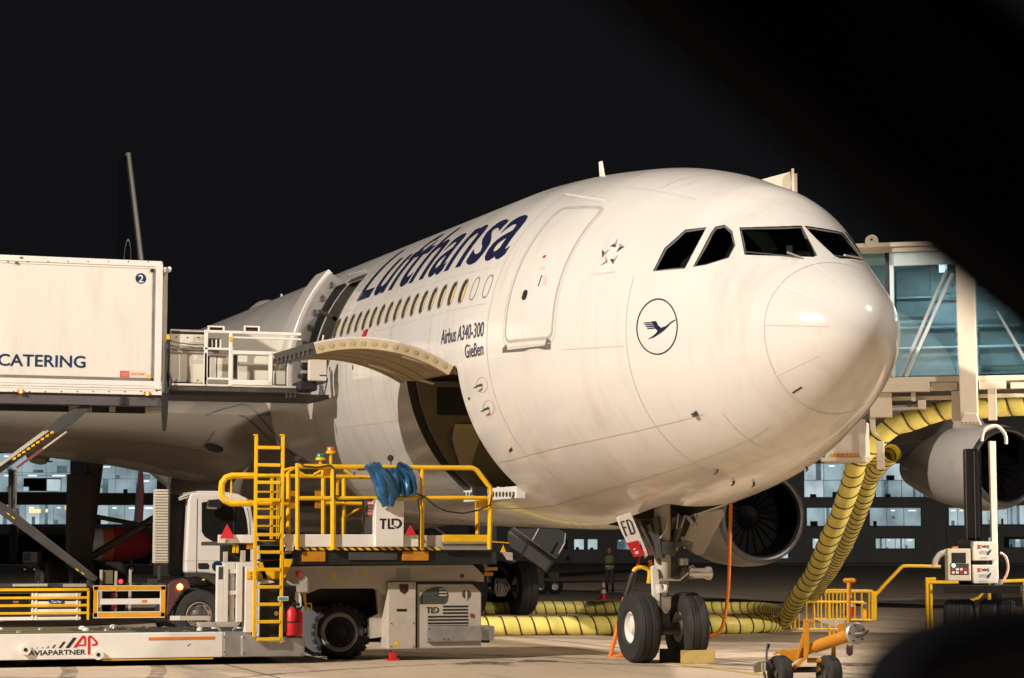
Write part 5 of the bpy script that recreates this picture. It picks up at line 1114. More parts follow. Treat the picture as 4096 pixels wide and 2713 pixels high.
# ------------------------------------------------------------------ pre-conditioned air hoses
hose_m = mat('hose_yellow', (.88, .76, .20), .42, 0, .10, 3, .25, 14, dirt=((.60, .46, .10), .4, 4)); wire_m = mat('hose_wire', (.05, .035, .02), .6)
def smooth_path(P, n=10):
    out = []
    for i in range(len(P)-1):
        p0, p1, p2, p3 = P[max(i-1, 0)], P[i], P[i+1], P[min(i+2, len(P)-1)]
        for k in range(n):
            t = k/n; out.append(.5*((2*p1)+(p2-p0)*t+(2*p0-5*p1+4*p2-p3)*t*t+(3*p1-p0-3*p2+p3)*t**3))
    return out+[P[-1]]
def hose(label, P, r, pitch, loc_end=None, name='air_hose'):
    path = smooth_path(P, 14); o = MB(); 
    L_ = [0]
    for a, b in zip(path, path[1:]): L_.append(L_[-1]+(b-a).length)
    # even resampling with a slight bulge between the wire rings
    tot = L_[-1]; n = int(tot/(pitch/9)); res = []; i = 0
    for k in range(n+1):
        s_ = tot*k/n
        while i < len(L_)-2 and L_[i+1] < s_: i += 1
        f = (s_-L_[i])/max(L_[i+1]-L_[i], 1e-6); res.append(path[i].lerp(path[i+1], f))
    root = thing(name, label, 'hose', tuple(Vector((P[0].x, P[0].y, 0))))
    NA = 26; V, F, hx = [], [], []; prev = None
    for k in range(n+1):
        t = (res[min(k+1, n)]-res[max(k-1, 0)]).normalized()
        if prev is None: prev = t.cross(Vector((0, 0, 1))).normalized()
        prev = (prev-t*prev.dot(t)).normalized(); b = t.cross(prev); s_ = tot*k/n
        wob = .022*math.sin(s_*2.1)+.016*math.sin(s_*5.3+1)
        for j in range(NA):
            ph = (s_/pitch-j/NA) % 1; d = min(ph, 1-ph); th = 2*PI*j/NA
            rr_ = r*(1+wob-.055*math.exp(-(d/.10)**2)+.014*math.sin(3*th+s_*4.0))
            V.append(res[k]+(prev*math.cos(th)+b*math.sin(th))*rr_)
            if d < .5/ (pitch/(tot/n)) + 1e-6 and False: pass
    for k in range(n):
        for j in range(NA): F.append((k*NA+j, k*NA+(j+1) % NA, (k+1)*NA+(j+1) % NA, (k+1)*NA+j))
    MB().add(V, F).build('sleeve', hose_m, root, True)
    prev = None; fr_ = []
    for k in range(n+1):
        t = (res[min(k+1, n)]-res[max(k-1, 0)]).normalized()
        if prev is None: prev = t.cross(Vector((0, 0, 1))).normalized()
        prev = (prev-t*prev.dot(t)).normalized(); fr_.append((prev.copy(), t.cross(prev)))
    turns = tot/pitch; m_ = int(turns*20)
    for i in range(m_+1):
        q = n*i/m_; k = min(int(q), n-1); c = res[k].lerp(res[k+1], q-k); a_, b_2 = fr_[k]; th = 2*PI*turns*i/m_; s_ = tot*i/m_
        wob = .022*math.sin(s_*2.1)+.016*math.sin(s_*5.3+1)
        hx.append(c+(a_*math.cos(th)+b_2*math.sin(th))*r*(.958+wob))
    MB().tube(hx, .016, 6).build('spiral_wire', wire_m, root, True)
    return root
def zp(z, x, y): return z[0]+x/z[2], z[1]+y/z[2]
HA = [at(*zp(Z5, x, y), d) for x, y, d in ((1500, 1262, 38.6), (1314, 1272, 38.7), (1160, 1278, 38.8), (1010, 1292, 38.9), (830, 1300, 39), (700, 1330, 39.1), (560, 1378, 39.2), (430, 1425, 39.3))]
HA += [at(*zp(Z4, x, y), d) for x, y, d in ((745, 60, 39.6), (715, 160, 39.9), (670, 300, 40.3), (612, 460, 40.8), (545, 610, 41.4), (478, 770, 42.2), (415, 890, 43), (345, 985, 43.6))]
gl_ = [ground(u, v)+Vector((0, 0, .19)) for u, v in ((3125, 2524), (3040, 2532), (2900, 2536), (2650, 2538), (2400, 2541), (2150, 2542), (1900, 2543), (1700, 2543))]
hose('bright yellow ribbed air hose lying on the apron behind the nose wheels', HA+gl_, .185, .30)
HB = [at(*zp(Z5, x, y), d) for x, y, d in ((270, 1440, 39.6), (330, 1500, 39.8))]+[at(*zp(Z4, x, y), d) for x, y, d in ((830, 150, 42), (785, 330, 43), (728, 480, 44), (655, 640, 45.5), (575, 790, 47.5), (500, 900, 49.5), (430, 990, 51.5))]
HB += [ground(u, v)+Vector((0, 0, .17)) for u, v in ((3150, 2474), (3050, 2462), (2850, 2458), (2600, 2456), (2400, 2456), (2150, 2457), (1900, 2458), (1760, 2458))]
hose('shaded yellow air hose lying on the apron behind the brighter hose', HB, .165, .27)
HC = [at(*zp(Z5, x, y), d) for x, y, d in ((640, 1420, 40.6), (540, 1480, 40.8), (450, 1560, 41))]+[at(*zp(Z4, x, y), d) for x, y, d in ((980, 20, 40.4), (905, 90, 41), (850, 150, 41.6))]
hose('short dark yellow hose bending under the boarding bridge', [HC[3], HC[4], HC[5], at(*zp(Z4, 820, 200), 42.2)], .16, .27)
# ------------------------------------------------------------------ cables, chocks
cab_m = mat('orange_cable', (.82, .20, .02), .45, 0, .1, 6)
n4 = Fr(at(2900, 2300, 41.5), RT, Z3)
pts = [n4.p(x, y) for x, y in ((1282, 60), (1280, 200), (1272, 500), (1262, 800), (1242, 1000), (1216, 1130), (1180, 1195), (1130, 1216), (1080, 1222), (960, 1235), (760, 1280), (640, 1300))]
oc = thing('ground_power_cable', 'orange cable hanging straight down to the apron right of the nose wheels', 'cable', tuple(Vector((pts[-1].x, pts[-1].y, 0))), 'orange ground power cables')
MB().tube(smooth_path(pts, 6), .035, 10).build('cord', cab_m, oc, True)
n5 = Fr(at(2480, 2500, 34.6), RT, Z3)
oc2 = thing('ground_power_cable', 'orange cable with black plug leaning against the left nose wheel', 'cable', tuple(Vector((n5.p(290, 1400).x, n5.p(290, 1400).y, 0))), 'orange ground power cables')
MB().tube(smooth_path([n5.p(x, y) for x, y in ((470, 1360), (410, 1372), (340, 1390), (292, 1394), (298, 1360), (345, 1170), (385, 1000), (408, 905))], 6), .035, 10).build('cord', cab_m, oc2, True)
MB().tube([n5.p(x, y, .02) for x, y in ((380, 935), (425, 945))], .045, 10).build('collar', cab_m, oc2, True)
MB().tube([n5.p(x, y) for x, y in ((405, 950), (425, 880), (440, 830), (470, 740), (486, 700))], [.04, .055, .05, .06, .05], 12).build('plug', black_m, oc2, True)
MB().tube(smooth_path([n5.p(x, y) for x, y in ((480, 692), (500, 668), (540, 655), (580, 665), (612, 690), (606, 790))], 5), .035, 10).build('yellow_lead', yel_m, oc2, True)
MB().tube([n5.p(x, y) for x, y in ((530, 565), (520, 610), (515, 660))], .022, 8).build('red_strap', reda_m, oc2, True); MB().tube([n5.p(x, y, .1) for x, y in ((612, 600), (626, 660))], .03, 8).build('orange_lead', cab_m, oc2, True)
chk = Fr(ground(2785, 2655), RT, Z3); woodc_m = mat('chock_yellow', (.40, .29, .09), .7, 0, .2, 5, .1, 20, dirt=((.26, .18, .06), .5, 5))
def chock(label, x0, x1, y0, y1, m_, fr, dep):
    a, b = fr.p(x0, y1), fr.p(x1, y1); h_ = fr.p(x0, y0).z-a.z; a.z = 0; b.z = 0
    o = MB().loft([[q, q-fr.n*dep, q-fr.n*dep*.75+Vector((0, 0, h_)), q-fr.n*dep*.2+Vector((0, 0, h_*.98))] for q in (a, b)]).build('wheel_chock', m_, None, bevel=.012)
    return tag(o, label, 'chock', 'wheel chocks')
chock('yellow wheel chock in front of the right nose wheel', 872, 1155, 1342, 1452, woodc_m, chk, .22)
chock('black wheel chock between the two nose wheels', 700, 872, 1325, 1440, black_m, Fr(ground(2680, 2652), RT, Z3), .2)
# ------------------------------------------------------------------ ground power post by the bridge column
GP = Fr(J.p((3860-3300)*1.6505, 1400, .6), RT, Z4)
g0 = GP.p(1680, 900); GU = thing('ground_power_station', 'white ground power boxes and control panel on a post under the boarding bridge', 'power station', (g0.x, g0.y, 0))
def gb(name, m, x0, y0, x1, y1, off=0, th=.05, par=GU, bevel=.006): return GP.box(MB(), x0, y0, x1, y1, off, th).build(name, m, par, bevel=bevel)
pst = GP.poly(MB(), [(1645, -60), (1688, -60), (1708, 890), (1668, 890)], 0, .12).build('post', wht_m, GU, bevel=.005)
b0 = GP.p(1690, 890); MB().box((b0.x-.06, b0.y-.06, 0), (b0.x+.06, b0.y+.06, b0.z)).build('post', stl_m, GU)
for y0, y1, s_ in ((630, 760, 'GPU1'), (790, 918, 'GPU2')):
    bx_ = gb('power_box', wht_m, 1532, y0, 1702, y1, .2, .22, bevel=.012)
    for st, xa, xb, ya, yb, m_ in (('NSAJ', 1592, 1642, y0+48, y0+24, black_m), (s_, 1575, 1628, y0+84, y0+62, mat('faint_blue', (.35, .42, .62), .5))):
        A, B, C = GP.p(xa, ya, .204), GP.p(xb, ya, .204), GP.p(xa, yb, .204); lettering(st, A, B, C, m_, bx_, bold=.03)
    GP.poly(MB(), [(1560, y0+22), (1570, y0+22), (1588, y0+48), (1578, y0+48)], .204, .003).build('emblem', rl, bx_); GP.poly(MB(), [(1578, y0+22), (1588, y0+22), (1570, y0+48), (1560, y0+48)], .205, .003).build('emblem', rl, bx_)
    GP.poly(MB(), [(1625, y0+92), (1632, y0+70), (1655, y0+52), (1658, y0+62), (1640, y0+92)], .204, .004).build('lock', stl_m, bx_)
    gb('print_line', mat('faint_print2', (.5, .47, .44), .5), 1580, y0+106, 1632, y0+114, .204, .003, bx_, 0)
cn = gb('control_panel', crm_m, 1358, 678, 1516, 900, .25, .25, bevel=.012)
gb('screen', black_m, 1386, 706, 1484, 778, .256, .01, cn); gb('key_panel', stl_m, 1378, 780, 1504, 858, .256, .01, cn)
gled = emat('green_led', (.1, 1, .35), 6, 0); c = GP.p(1399, 794, .265); MB().cyl(c, c-GP.n*.01, .03, 12).build('green_lamp', gled, cn)
for k in range(8): gb('key', wht_m if k % 3 else red_m, 1386+28*(k % 4), 812+22*(k//4), 1406+28*(k % 4), 828+22*(k//4), .262, .008, cn, 0)
gb('top_cap', ob_m, 1392, 664, 1430, 678, .2, .1, cn)
MB().tube(smooth_path([GP.p(x, y, .1) for x, y in ((1360, 702), (1310, 715), (1275, 760), (1270, 800))], 5), [.05]*15+[.06], 10).build('hose_hook', wht_m, GU, True)
MB().tube(smooth_path([GP.p(x, y, .0) for x, y in ((1720, 705), (1760, 740), (1772, 820), (1740, 900), (1685, 945))], 5), .022, 8).build('pink_cable', mat('pink_cable', (.70, .42, .38), .5), GU, True)
MB().tube(smooth_path([GP.p(x, y, .0) for x, y in ((1590, -60), (1612, -140), (1690, -165), (1750, -110), (1760, -40))], 5), .03, 8).build('hoop', wht_m, GU, True)
# yellow guard rail in front of the column
GR = Fr(at(3800, 2330, 42), RT, Z4); q0 = GR.p(1225, 1110); gr = thing('guard_rail', 'yellow tubular guard rail around the foot of the bridge column', 'guard rail', (q0.x, q0.y, 0))
for pts in ([(1205, 888), (1275, 886)], [(1210, 908), (1540, 908), (1882, 896), (2200, 890)]): GR.tube(MB(), pts, .032, 0).build('top_rail', yel_m, gr, True)
for x, of in ((1213, 0), (1240, -.5), (1882, 0), (1640, -.3)):
    a = GR.p(x, 892, of); MB().tube([a, Vector((a.x, a.y, 0))], .034, 8).build('post', yel_m, gr, True)
GR.tube(MB(), [(1590, 925), (1597, 985), (1570, 1015), (1512, 1035)], .03, .1).build('bent_rail', yel_m, gr, True)
# ------------------------------------------------------------------ yellow barriers with a push handle
def barrier(label, fr, top, bot, xs, r, extra, group='yellow barriers'):
    o = thing('barrier', label, 'barrier', tuple(Vector((fr.p(*bot[0]).x, fr.p(*bot[0]).y, 0))), group)
    MB().tube(smooth_path([fr.p(*q) for q in top], 4), r, 8).build('top_rail', yel_m, o, True); fr.tube(MB(), bot, r*.9).build('bottom_rail', yel_m, o, True)
    for x, y0, y1 in xs: fr.tube(MB(), [(x, y0), (x, y1)], r*.62, 0, 6).build('upright', yel_m, o, True)
    for e_ in extra: MB().tube(smooth_path([fr.p(*q) for q in e_[0]], 4), e_[1], 8).build('rail', yel_m, o, True)
    return o
BA = Fr(ground(3320, 2518), RT, Z7); BB = Fr(ground(3420, 2490), RT, Z7)
barrier('low yellow barrier whose left end leans beside the air hose', BA, [(640, 635), (800, 634), (1000, 636), (1390, 640)], [(500, 968), (760, 970), (985, 970), (1385, 965)], [(x, 640, 968) for x in (545, 598, 690, 785, 870, 965, 1060, 1145)], .03, [([(470, 790), (485, 880), (505, 968)], .028), ([(545, 970), (545, 720)], .036), ([(965, 970), (965, 640)], .036)])
barrier('taller yellow barrier with rounded corner and a long push handle', BB, [(782, 860), (780, 640), (790, 565), (835, 520), (1000, 516), (1210, 510), (1500, 504)], [(790, 845), (1150, 850), (1500, 858)], [(x, 515, 850) for x in (830, 870, 925, 965, 1012, 1060, 1105, 1145, 1195, 1280, 1365, 1455)], .034, [([(870, 500), (1000, 492), (1200, 494), (1480, 500)], .03), ([(1525, 560), (1680, 390), (1800, 265), (1850, 215), (1900, 196), (2140, 198), (2330, 205)], .042), ([(1520, 505), (1526, 700), (1522, 860)], .05), ([(1495, 505), (1498, 860)], .045)])
q0 = ground(3455, 2478); ex = thing('fire_point', 'dark round reel hanging inside the taller yellow barrier', 'reel', (q0.x, q0.y, 0))
c = BB.p(1422, 685); MB().cyl(c, c-BB.n*.1, .06, 16).build('reel', stl_m, ex, True); BB.box(MB(), 1380, 640, 1460, 850, -.05, .05).build('bracket', yel_m, ex); 
# ------------------------------------------------------------------ orange tow bar in the foreground
W_ = Fr(at(3260, 2650, 25.9), RT, Z7); q0 = W_.p(660, 1700); TW = thing('tow_bar', 'orange aircraft tow bar on two small wheels with a grey round tow head', 'tow bar', (q0.x, q0.y, 0))
def wt(name, m, pts, r, off=0, n=10): return W_.tube(MB(), pts, r, off, n).build(name, m, TW, True)
def wb(name, m, pts, off, th): return W_.poly(MB(), pts, off, th).build(name, m, TW, bevel=.004)
for x, y, ax in ((368, 1505, .2), (968, 1560, .2)):
    c = W_.p(x, y); c.z = .215; wheel(c, RT*.94+FH*.34, .215, .16, TW, .45, 'wheel', stl_m, tread=0)
wt('draw_tube', org_m, [(775, 1192), (1175, 1058)], .073, 0, 18); wt('draw_tube', org_m, [(700, 1215), (800, 1185)], .06, 0, 16)
wb('axle_body', org_m, [(290, 1285), (390, 1215), (470, 1230), (600, 1200), (700, 1180), (720, 1290), (560, 1350), (480, 1420), (440, 1340), (360, 1262)], .0, .12)
wb('stand_post', org_m, [(662, 848), (725, 852), (725, 1210), (700, 1340), (660, 1300)], .08, .06); wb('stand_post', org_m, [(655, 1000), (662, 1140), (580, 1345), (572, 1320), (600, 1180)], .07, .05)
wb('cross_bar', org_m, [(662, 848), (800, 852), (800, 886), (700, 886), (664, 880)], .08, .06)
wb('fork', org_m, [(690, 1290), (715, 1310), (570, 1450), (540, 1470), (532, 1420)], .06, .06); wb('fork', org_m, [(1010, 1150), (1048, 1150), (1050, 1330), (860, 1470), (830, 1500), (785, 1480), (790, 1440), (860, 1400), (870, 1330), (1000, 1290)], -.05, .06)
wt('cross_bar', org_m, [(700, 1350), (870, 1352)], .03, -.02); wt('axle', black_m, [(470, 1470), (800, 1462)], .035, -.05)
wt('handle_post', org_m, [(1212, 400), (1205, 620), (1208, 890)], .026, -.15); wt('handle', org_m, [(1150, 376), (1280, 376)], .024, -.15); wt('handle', org_m, [(1140, 372), (1165, 358), (1270, 356), (1292, 374), (1270, 392), (1165, 394), (1140, 372)], .012, -.15)
for x in (985, 1030): wt('lug', org_m, [(x, 990), (x, 1090)], .022, -.05)
wb('clamp', bei_m, [(830, 855), (1000, 850), (1040, 870), (1100, 840), (1170, 880), (1140, 930), (1060, 960), (980, 920), (880, 890)], -.08, .08); wb('clamp', org_m, [(1090, 900), (1150, 900), (1165, 1000), (1120, 1000), (1060, 940)], -.03, .06)
c = W_.p(1288, 1022, .06); ax = (W_.n+RT*.35).normalized(); hd = MB().rev(c, ax, [(-.05, .115), (.0, .13), (.02, .132), (.035, .12), (.04, .01)], 32).build('tow_head', gal_m, TW, True)
MB().tube([c+ax*.03+Vector((0, 0, -.01)), c+ax*.09+RT*.06, W_.p(1445, 985, .1)], [.045, .03, .014], 10).build('tow_eye', stl_m, hd, True)
for a in (0, 1.3, 2.6, 3.9, 5.2): u_ = ax.cross(Vector((0, 0, 1))).normalized(); q = c+ax*.04+(u_*math.cos(a)+Vector((0, 0, 1))*math.sin(a))*.095; MB().cyl(q, q+ax*.012, .012, 8).build('bolt', stl_m, hd)
wt('shackle', stl_m, [(1185, 1165), (1205, 1185), (1240, 1185), (1255, 1160)], .012, .02); wb('shackle_block', mat('dark_maroon2', (.07, .025, .03), .5), [(1178, 1190), (1262, 1185), (1258, 1280), (1215, 1302), (1185, 1270)], .03, .05)
wb('jack_box', olive_m, [(50, 1415), (100, 1375), (190, 1365), (190, 1480), (60, 1505)], .05, .12); wb('jack_box', stl_m, [(190, 1370), (265, 1330), (290, 1420), (240, 1490), (180, 1470)], .0, .1)
wt('lever', stl_m, [(232, 1145), (205, 1230), (200, 1345)], .013, .05); wt('lever_grip', black_m, [(232, 1145), (214, 1205)], .02, .05); wt('jack_leg', stl_m, [(170, 1490), (185, 1560), (185, 1730)], .016, .05)
for x in (150, 185): wt('jack_pin', alu_m, [(x, 1380), (x, 1480)], .012, .18)
# ------------------------------------------------------------------ terminal building far behind
BD = Fr(at(2048, 2209, 300), RT, Z4); b0 = BD.p(-1000, 755)
TB = thing('terminal_building', 'dark terminal building with lit blue-white windows far behind the aircraft', 'building', (b0.x, b0.y, 0))
wall_m = mat('terminal_wall', (.40, .39, .385), .8, 0, .1, .3); spand_m = mat('terminal_spandrel', (.42, .32, .20), .8, 0, .1, .3)
win_m = [emat('lit_window', (.52, .70, .76), .42, .45, .25), emat('lit_window_pale', (.62, .76, .81), .56, .35, .3), emat('lit_window_dim', (.30, .45, .52), .26, .5, .4)]
win_hot = emat('room_light', (.85, .95, 1), 1.6, 0); win_dk = mat('room_dark', (.03, .045, .05), .6)
mul_m = mat('terminal_mullion', (.03, .035, .04), .6)
def bb(name, m, x0, y0, x1, y1, off=0, th=.5, par=TB): return BD.box(MB(), x0, y0, x1, y1, off, th).build(name, m, par)
bb('wall', wall_m, -2200, -520, 2400, 778, 0, 12)
random.seed(11)
def window(x0, y0, x1, y1, nx, ny=1, kinds=(0, 1), par=TB):
    f = bb('window', mul_m, x0-4, y0-4, x1+4, y1+4, .12, .1)
    for i in range(nx):
        for j in range(ny):
            xa, xb = x0+(x1-x0)*i/nx+2, x0+(x1-x0)*(i+1)/nx-2; ya, yb = y0+(y1-y0)*j/ny+2, y0+(y1-y0)*(j+1)/ny-2
            bb('pane', win_m[random.choice(kinds)], xa, ya, xb, yb, .16, .04, f)
            w_, h_ = xb-xa, yb-ya; k = random.random()
            if k < .45: bb('room_light', win_hot, xa+w_*.25, ya+h_*.12, xa+w_*(.45+.35*random.random()), ya+h_*.17, .21, .03, f)
            if .25 < k < .8: p0 = random.random()*.5; bb('room_furniture', win_m[2] if k < .5 else win_dk, xa+w_*p0, yb-h_*(.12+.3*random.random()), xa+w_*(p0+.2+.25*random.random()), yb, .21, .03, f)
            if k > .7: p0 = random.random()*.7; bb('blind', win_m[2], xa+w_*p0, ya, xa+w_*(p0+.12+.2*random.random()), yb, .20, .03, f)
    return f
window(372, 92, 640, 325, 2, 2); window(640, 92, 1175, 325, 4, 2); window(1175, 92, 1500, 325, 3, 2); window(1560, 92, 1900, 325, 3, 2, (0, 2))
window(390, 397, 750, 523, 3); f1 = window(822, 397, 1174, 523, 3, 1, (0,)); window(1366, 397, 1545, 520, 3); window(1570, 380, 1900, 512, 5, 1, (0, 1, 2))
window(430, 608, 710, 678, 4, 1, (1,)); window(863, 608, 1132, 678, 4, 1, (1,)); window(1638, 600, 1702, 652, 2, 1, (1,)); window(1780, 612, 1900, 670, 3, 1, (2, 0))
window(60, 680, 262, 745, 3, 1, (1,)); window(-100, 608, -30, 678, 2, 1, (1,))
A, B, C = BD.p(975, 474, .25), BD.p(1003, 474, .25), BD.p(975, 454, .25); lettering('SL', A, B, C, black_m, f1, bold=.02)
bb('column', wall_m, 1262, -200, 1340, 760, .6, .6); bb('recess', mat('terminal_recess', (.05, .05, .055), .8), 1745, 597, 1900, 672, .05, .04); bb('ledge', wall_m, -2200, 335, 2400, 352, .5, .5)
BD.z = Z6
window(1036, 541, 1139, 649, 1, 1, (1,)); window(1178, 541, 1280, 649, 1, 1, (1,)); window(1484, 541, 1640, 649, 2, 1, (0, 2)); bb('door', mul_m, 925, 543, 968, 645, .1, .05); bb('vent', mul_m, 948, 722, 990, 765, .1, .05)
BD.z = Z3; window(892, 424, 968, 502, 1, 1, (1,))
# the left wing of the terminal
BD.z = ZW
window(-20, 820, 735, 1225, 3, 2, (0,)); f2 = window(990, 940, 1640, 1235, 3, 2, (0,)); bb('spandrel', spand_m, -60, 1236, 1700, 1352, .3, .4); window(-20, 1358, 705, 1562, 5, 1, (0, 1)); window(965, 1362, 1640, 1562, 4, 1, (1, 0))
for a in ((245, 1078, 640, 1216), (150, 1046, 735, 1054)): bb('inner_screen', mul_m if a[0] > 200 else win_m[2], *a, .2, .03)
bb('lit_room', win_m[1], 490, 1092, 632, 1214, .24, .03); bb('lit_room', win_m[1], 246, 1172, 300, 1214, .24, .03)
yl = emat('yellow_sign', (1, .72, .30), 1.1, .1); bb('yellow_sign', yl, 302, 1402, 424, 1444, .25, .03); bb('yellow_sign', yl, 476, 1402, 500, 1436, .25, .03); bb('orange_sign', emat('orange_sign', (1, .45, .12), 1.2, .1), 676, 1368, 690, 1410, .25, .03)
A, B, C = BD.p(1020, 1184, .25), BD.p(1066, 1184, .25), BD.p(1020, 1152, .25); lettering('S1', A, B, C, black_m, f2, bold=.02)
for x in (350, 520): bb('vent_slot', mul_m, x-40, 898, x+30, 914, .22, .03)
BD.z = R2
bb('canopy', mat('canopy_beige', (.40, .33, .24), .7), 120, 1032, 1400, 1090, 1.2, 1.0); bb('dark_ground_floor', mat('terminal_recess', (.05, .05, .055)), -60, 1092, 1400, 1380, .3, .2)
window(496, 1150, 570, 1340, 1, 1, (1,)); window(0, 1140, 34, 1240, 1, 1, (0,)); bb('column', mat('column_beige', (.34, .28, .20), .7), 80, 1000, 150, 1345, 2.5, .8)
pv = BD.p(0, 1410, 30); 
# kerb strip and pavement in front of the terminal
kb = at(2048, 2266, 1); 
def ground_strip(v0, v1, z, m, name):
    a = [ground(-400, v1, z), ground(4500, v1, z), ground(4500, v0, z), ground(-400, v0, z)]; o = MB().add(a, [(0, 1, 2, 3)]).build(name, m); return tag(o, None, kind='structure')
ground_strip(2256.5, 2263, .05, mat('pavement_pale', (.42, .38, .33), .8), 'kerb')
# ------------------------------------------------------------------ equipment and people under the aircraft
q = ground(125, 2290); EQ = thing('ground_unit', 'small beige ground unit parked far off behind the left scissor arm', 'ground unit', (q.x, q.y, 0)); EF = Fr(q, RT, R2)
EF.box(MB(), 205, 1250, 334, 1345, 0, 1.5).build('housing', bei_m, EQ, bevel=.02); EF.box(MB(), 215, 1262, 272, 1330, .03, .02).build('panel', stl_m, EQ); EF.box(MB(), 205, 1350, 334, 1392, .02, 1.5).build('skirt', stl_m, EQ)
for x in (225, 312): c = EF.p(x, 1415); c.z = .25; wheel(c, EF.n, .25, .18, EQ, .5)
# passenger stairs beyond the main gear
SF = Fr(at(2100, 2300, 86), RT, Z6); q = SF.p(700, 1000); ST = thing('passenger_stairs', 'mobile passenger stairs with pale side panel parked behind the main wheels', 'stairs', (q.x, q.y, 0))
stp_m = mat('stairs_pale', (.50, .47, .44), .5)
SF.poly(MB(), [(342, 470), (365, 452), (800, 775), (740, 884), (690, 840), (342, 600)], 0, .08).build('side_panel', stp_m, ST); SF.poly(MB(), [(365, 440), (400, 420), (850, 745), (820, 775)], -.05, .06).build('handrail_band', stl_m, ST)
SF.tube(MB(), [(400, 420), (620, 580), (850, 748)], .05, .05).build('handrail', alu_m, ST, True)
for a, b in (((670, 430), (600, 560)), ((560, 585), (475, 735)), ((815, 770), (745, 884)), ((850, 745), (935, 590)), ((935, 590), (945, 480))): SF.tube(MB(), [a, b], .045, .05).build('rail_post', alu_m, ST, True)
SF.poly(MB(), [(420, 430), (860, 430), (938, 470), (930, 590), (850, 730)], -1.8, .04).build('far_panel', dgr_m, ST)
for k in range(9): SF.box(MB(), 400+45*k, 500+32*k, 460+45*k, 512+32*k, -.1, 1.6).build('step', stl_m, ST)
for a in ((650, 795, 720, 1050), (675, 790, 718, 880), (770, 890, 880, 985)): SF.box(MB(), *a, -.1, .3).build('stair_truck', org_m if a[0] == 675 else stl_m, ST)
for x in (690, 840):
    c = SF.p(x, 1000, -.2); c.z = .3; wheel(c, SF.n, .3, .2, ST, .5)
SF.tube(MB(), [(270, 680), (420, 780), (640, 880)], .06, -.1).build('tow_arm', stp_m, ST, True)
# traffic cones
def cone(label, u, v, h_, group='traffic cones'):
    q = ground(u, v); s_ = h_; o = thing('traffic_cone', label, 'cone', tuple(q), group)
    MB().box(q+Vector((-.19*s_/.7, -.19*s_/.7, 0)), q+Vector((.19*s_/.7, .19*s_/.7, .035))).build('base', red_m, o)
    R_ = lambda t: .14*s_/.7*(1-.82*t)
    for t0, t1, m_ in ((.03, .32, red_m), (.32, .5, wht_m), (.5, .64, red_m), (.64, .84, wht_m), (.84, 1, red_m)):
        MB().rev(q, (0, 0, 1), [(t0*s_, R_(t0)), (t1*s_, R_(t1))], 16).build('band', m_, o, True)
cone('red and white striped traffic cone standing left of the nose wheels', 2414, 2399, .68)
for u, w_ in ((3037, 'leftmost'), (3051, 'second from left'), (3064, 'third from left'), (3077, 'rightmost')): cone('%s of four far cones below the dark engine intake' % w_, u, 2262, 1.15, 'cones in the far row')
cone('dark shaded traffic cone behind the yellow barriers', 3400, 2462, .7); cone('far small traffic cone left of the ribbed panel of the truck', 603, 2275, 1.0)
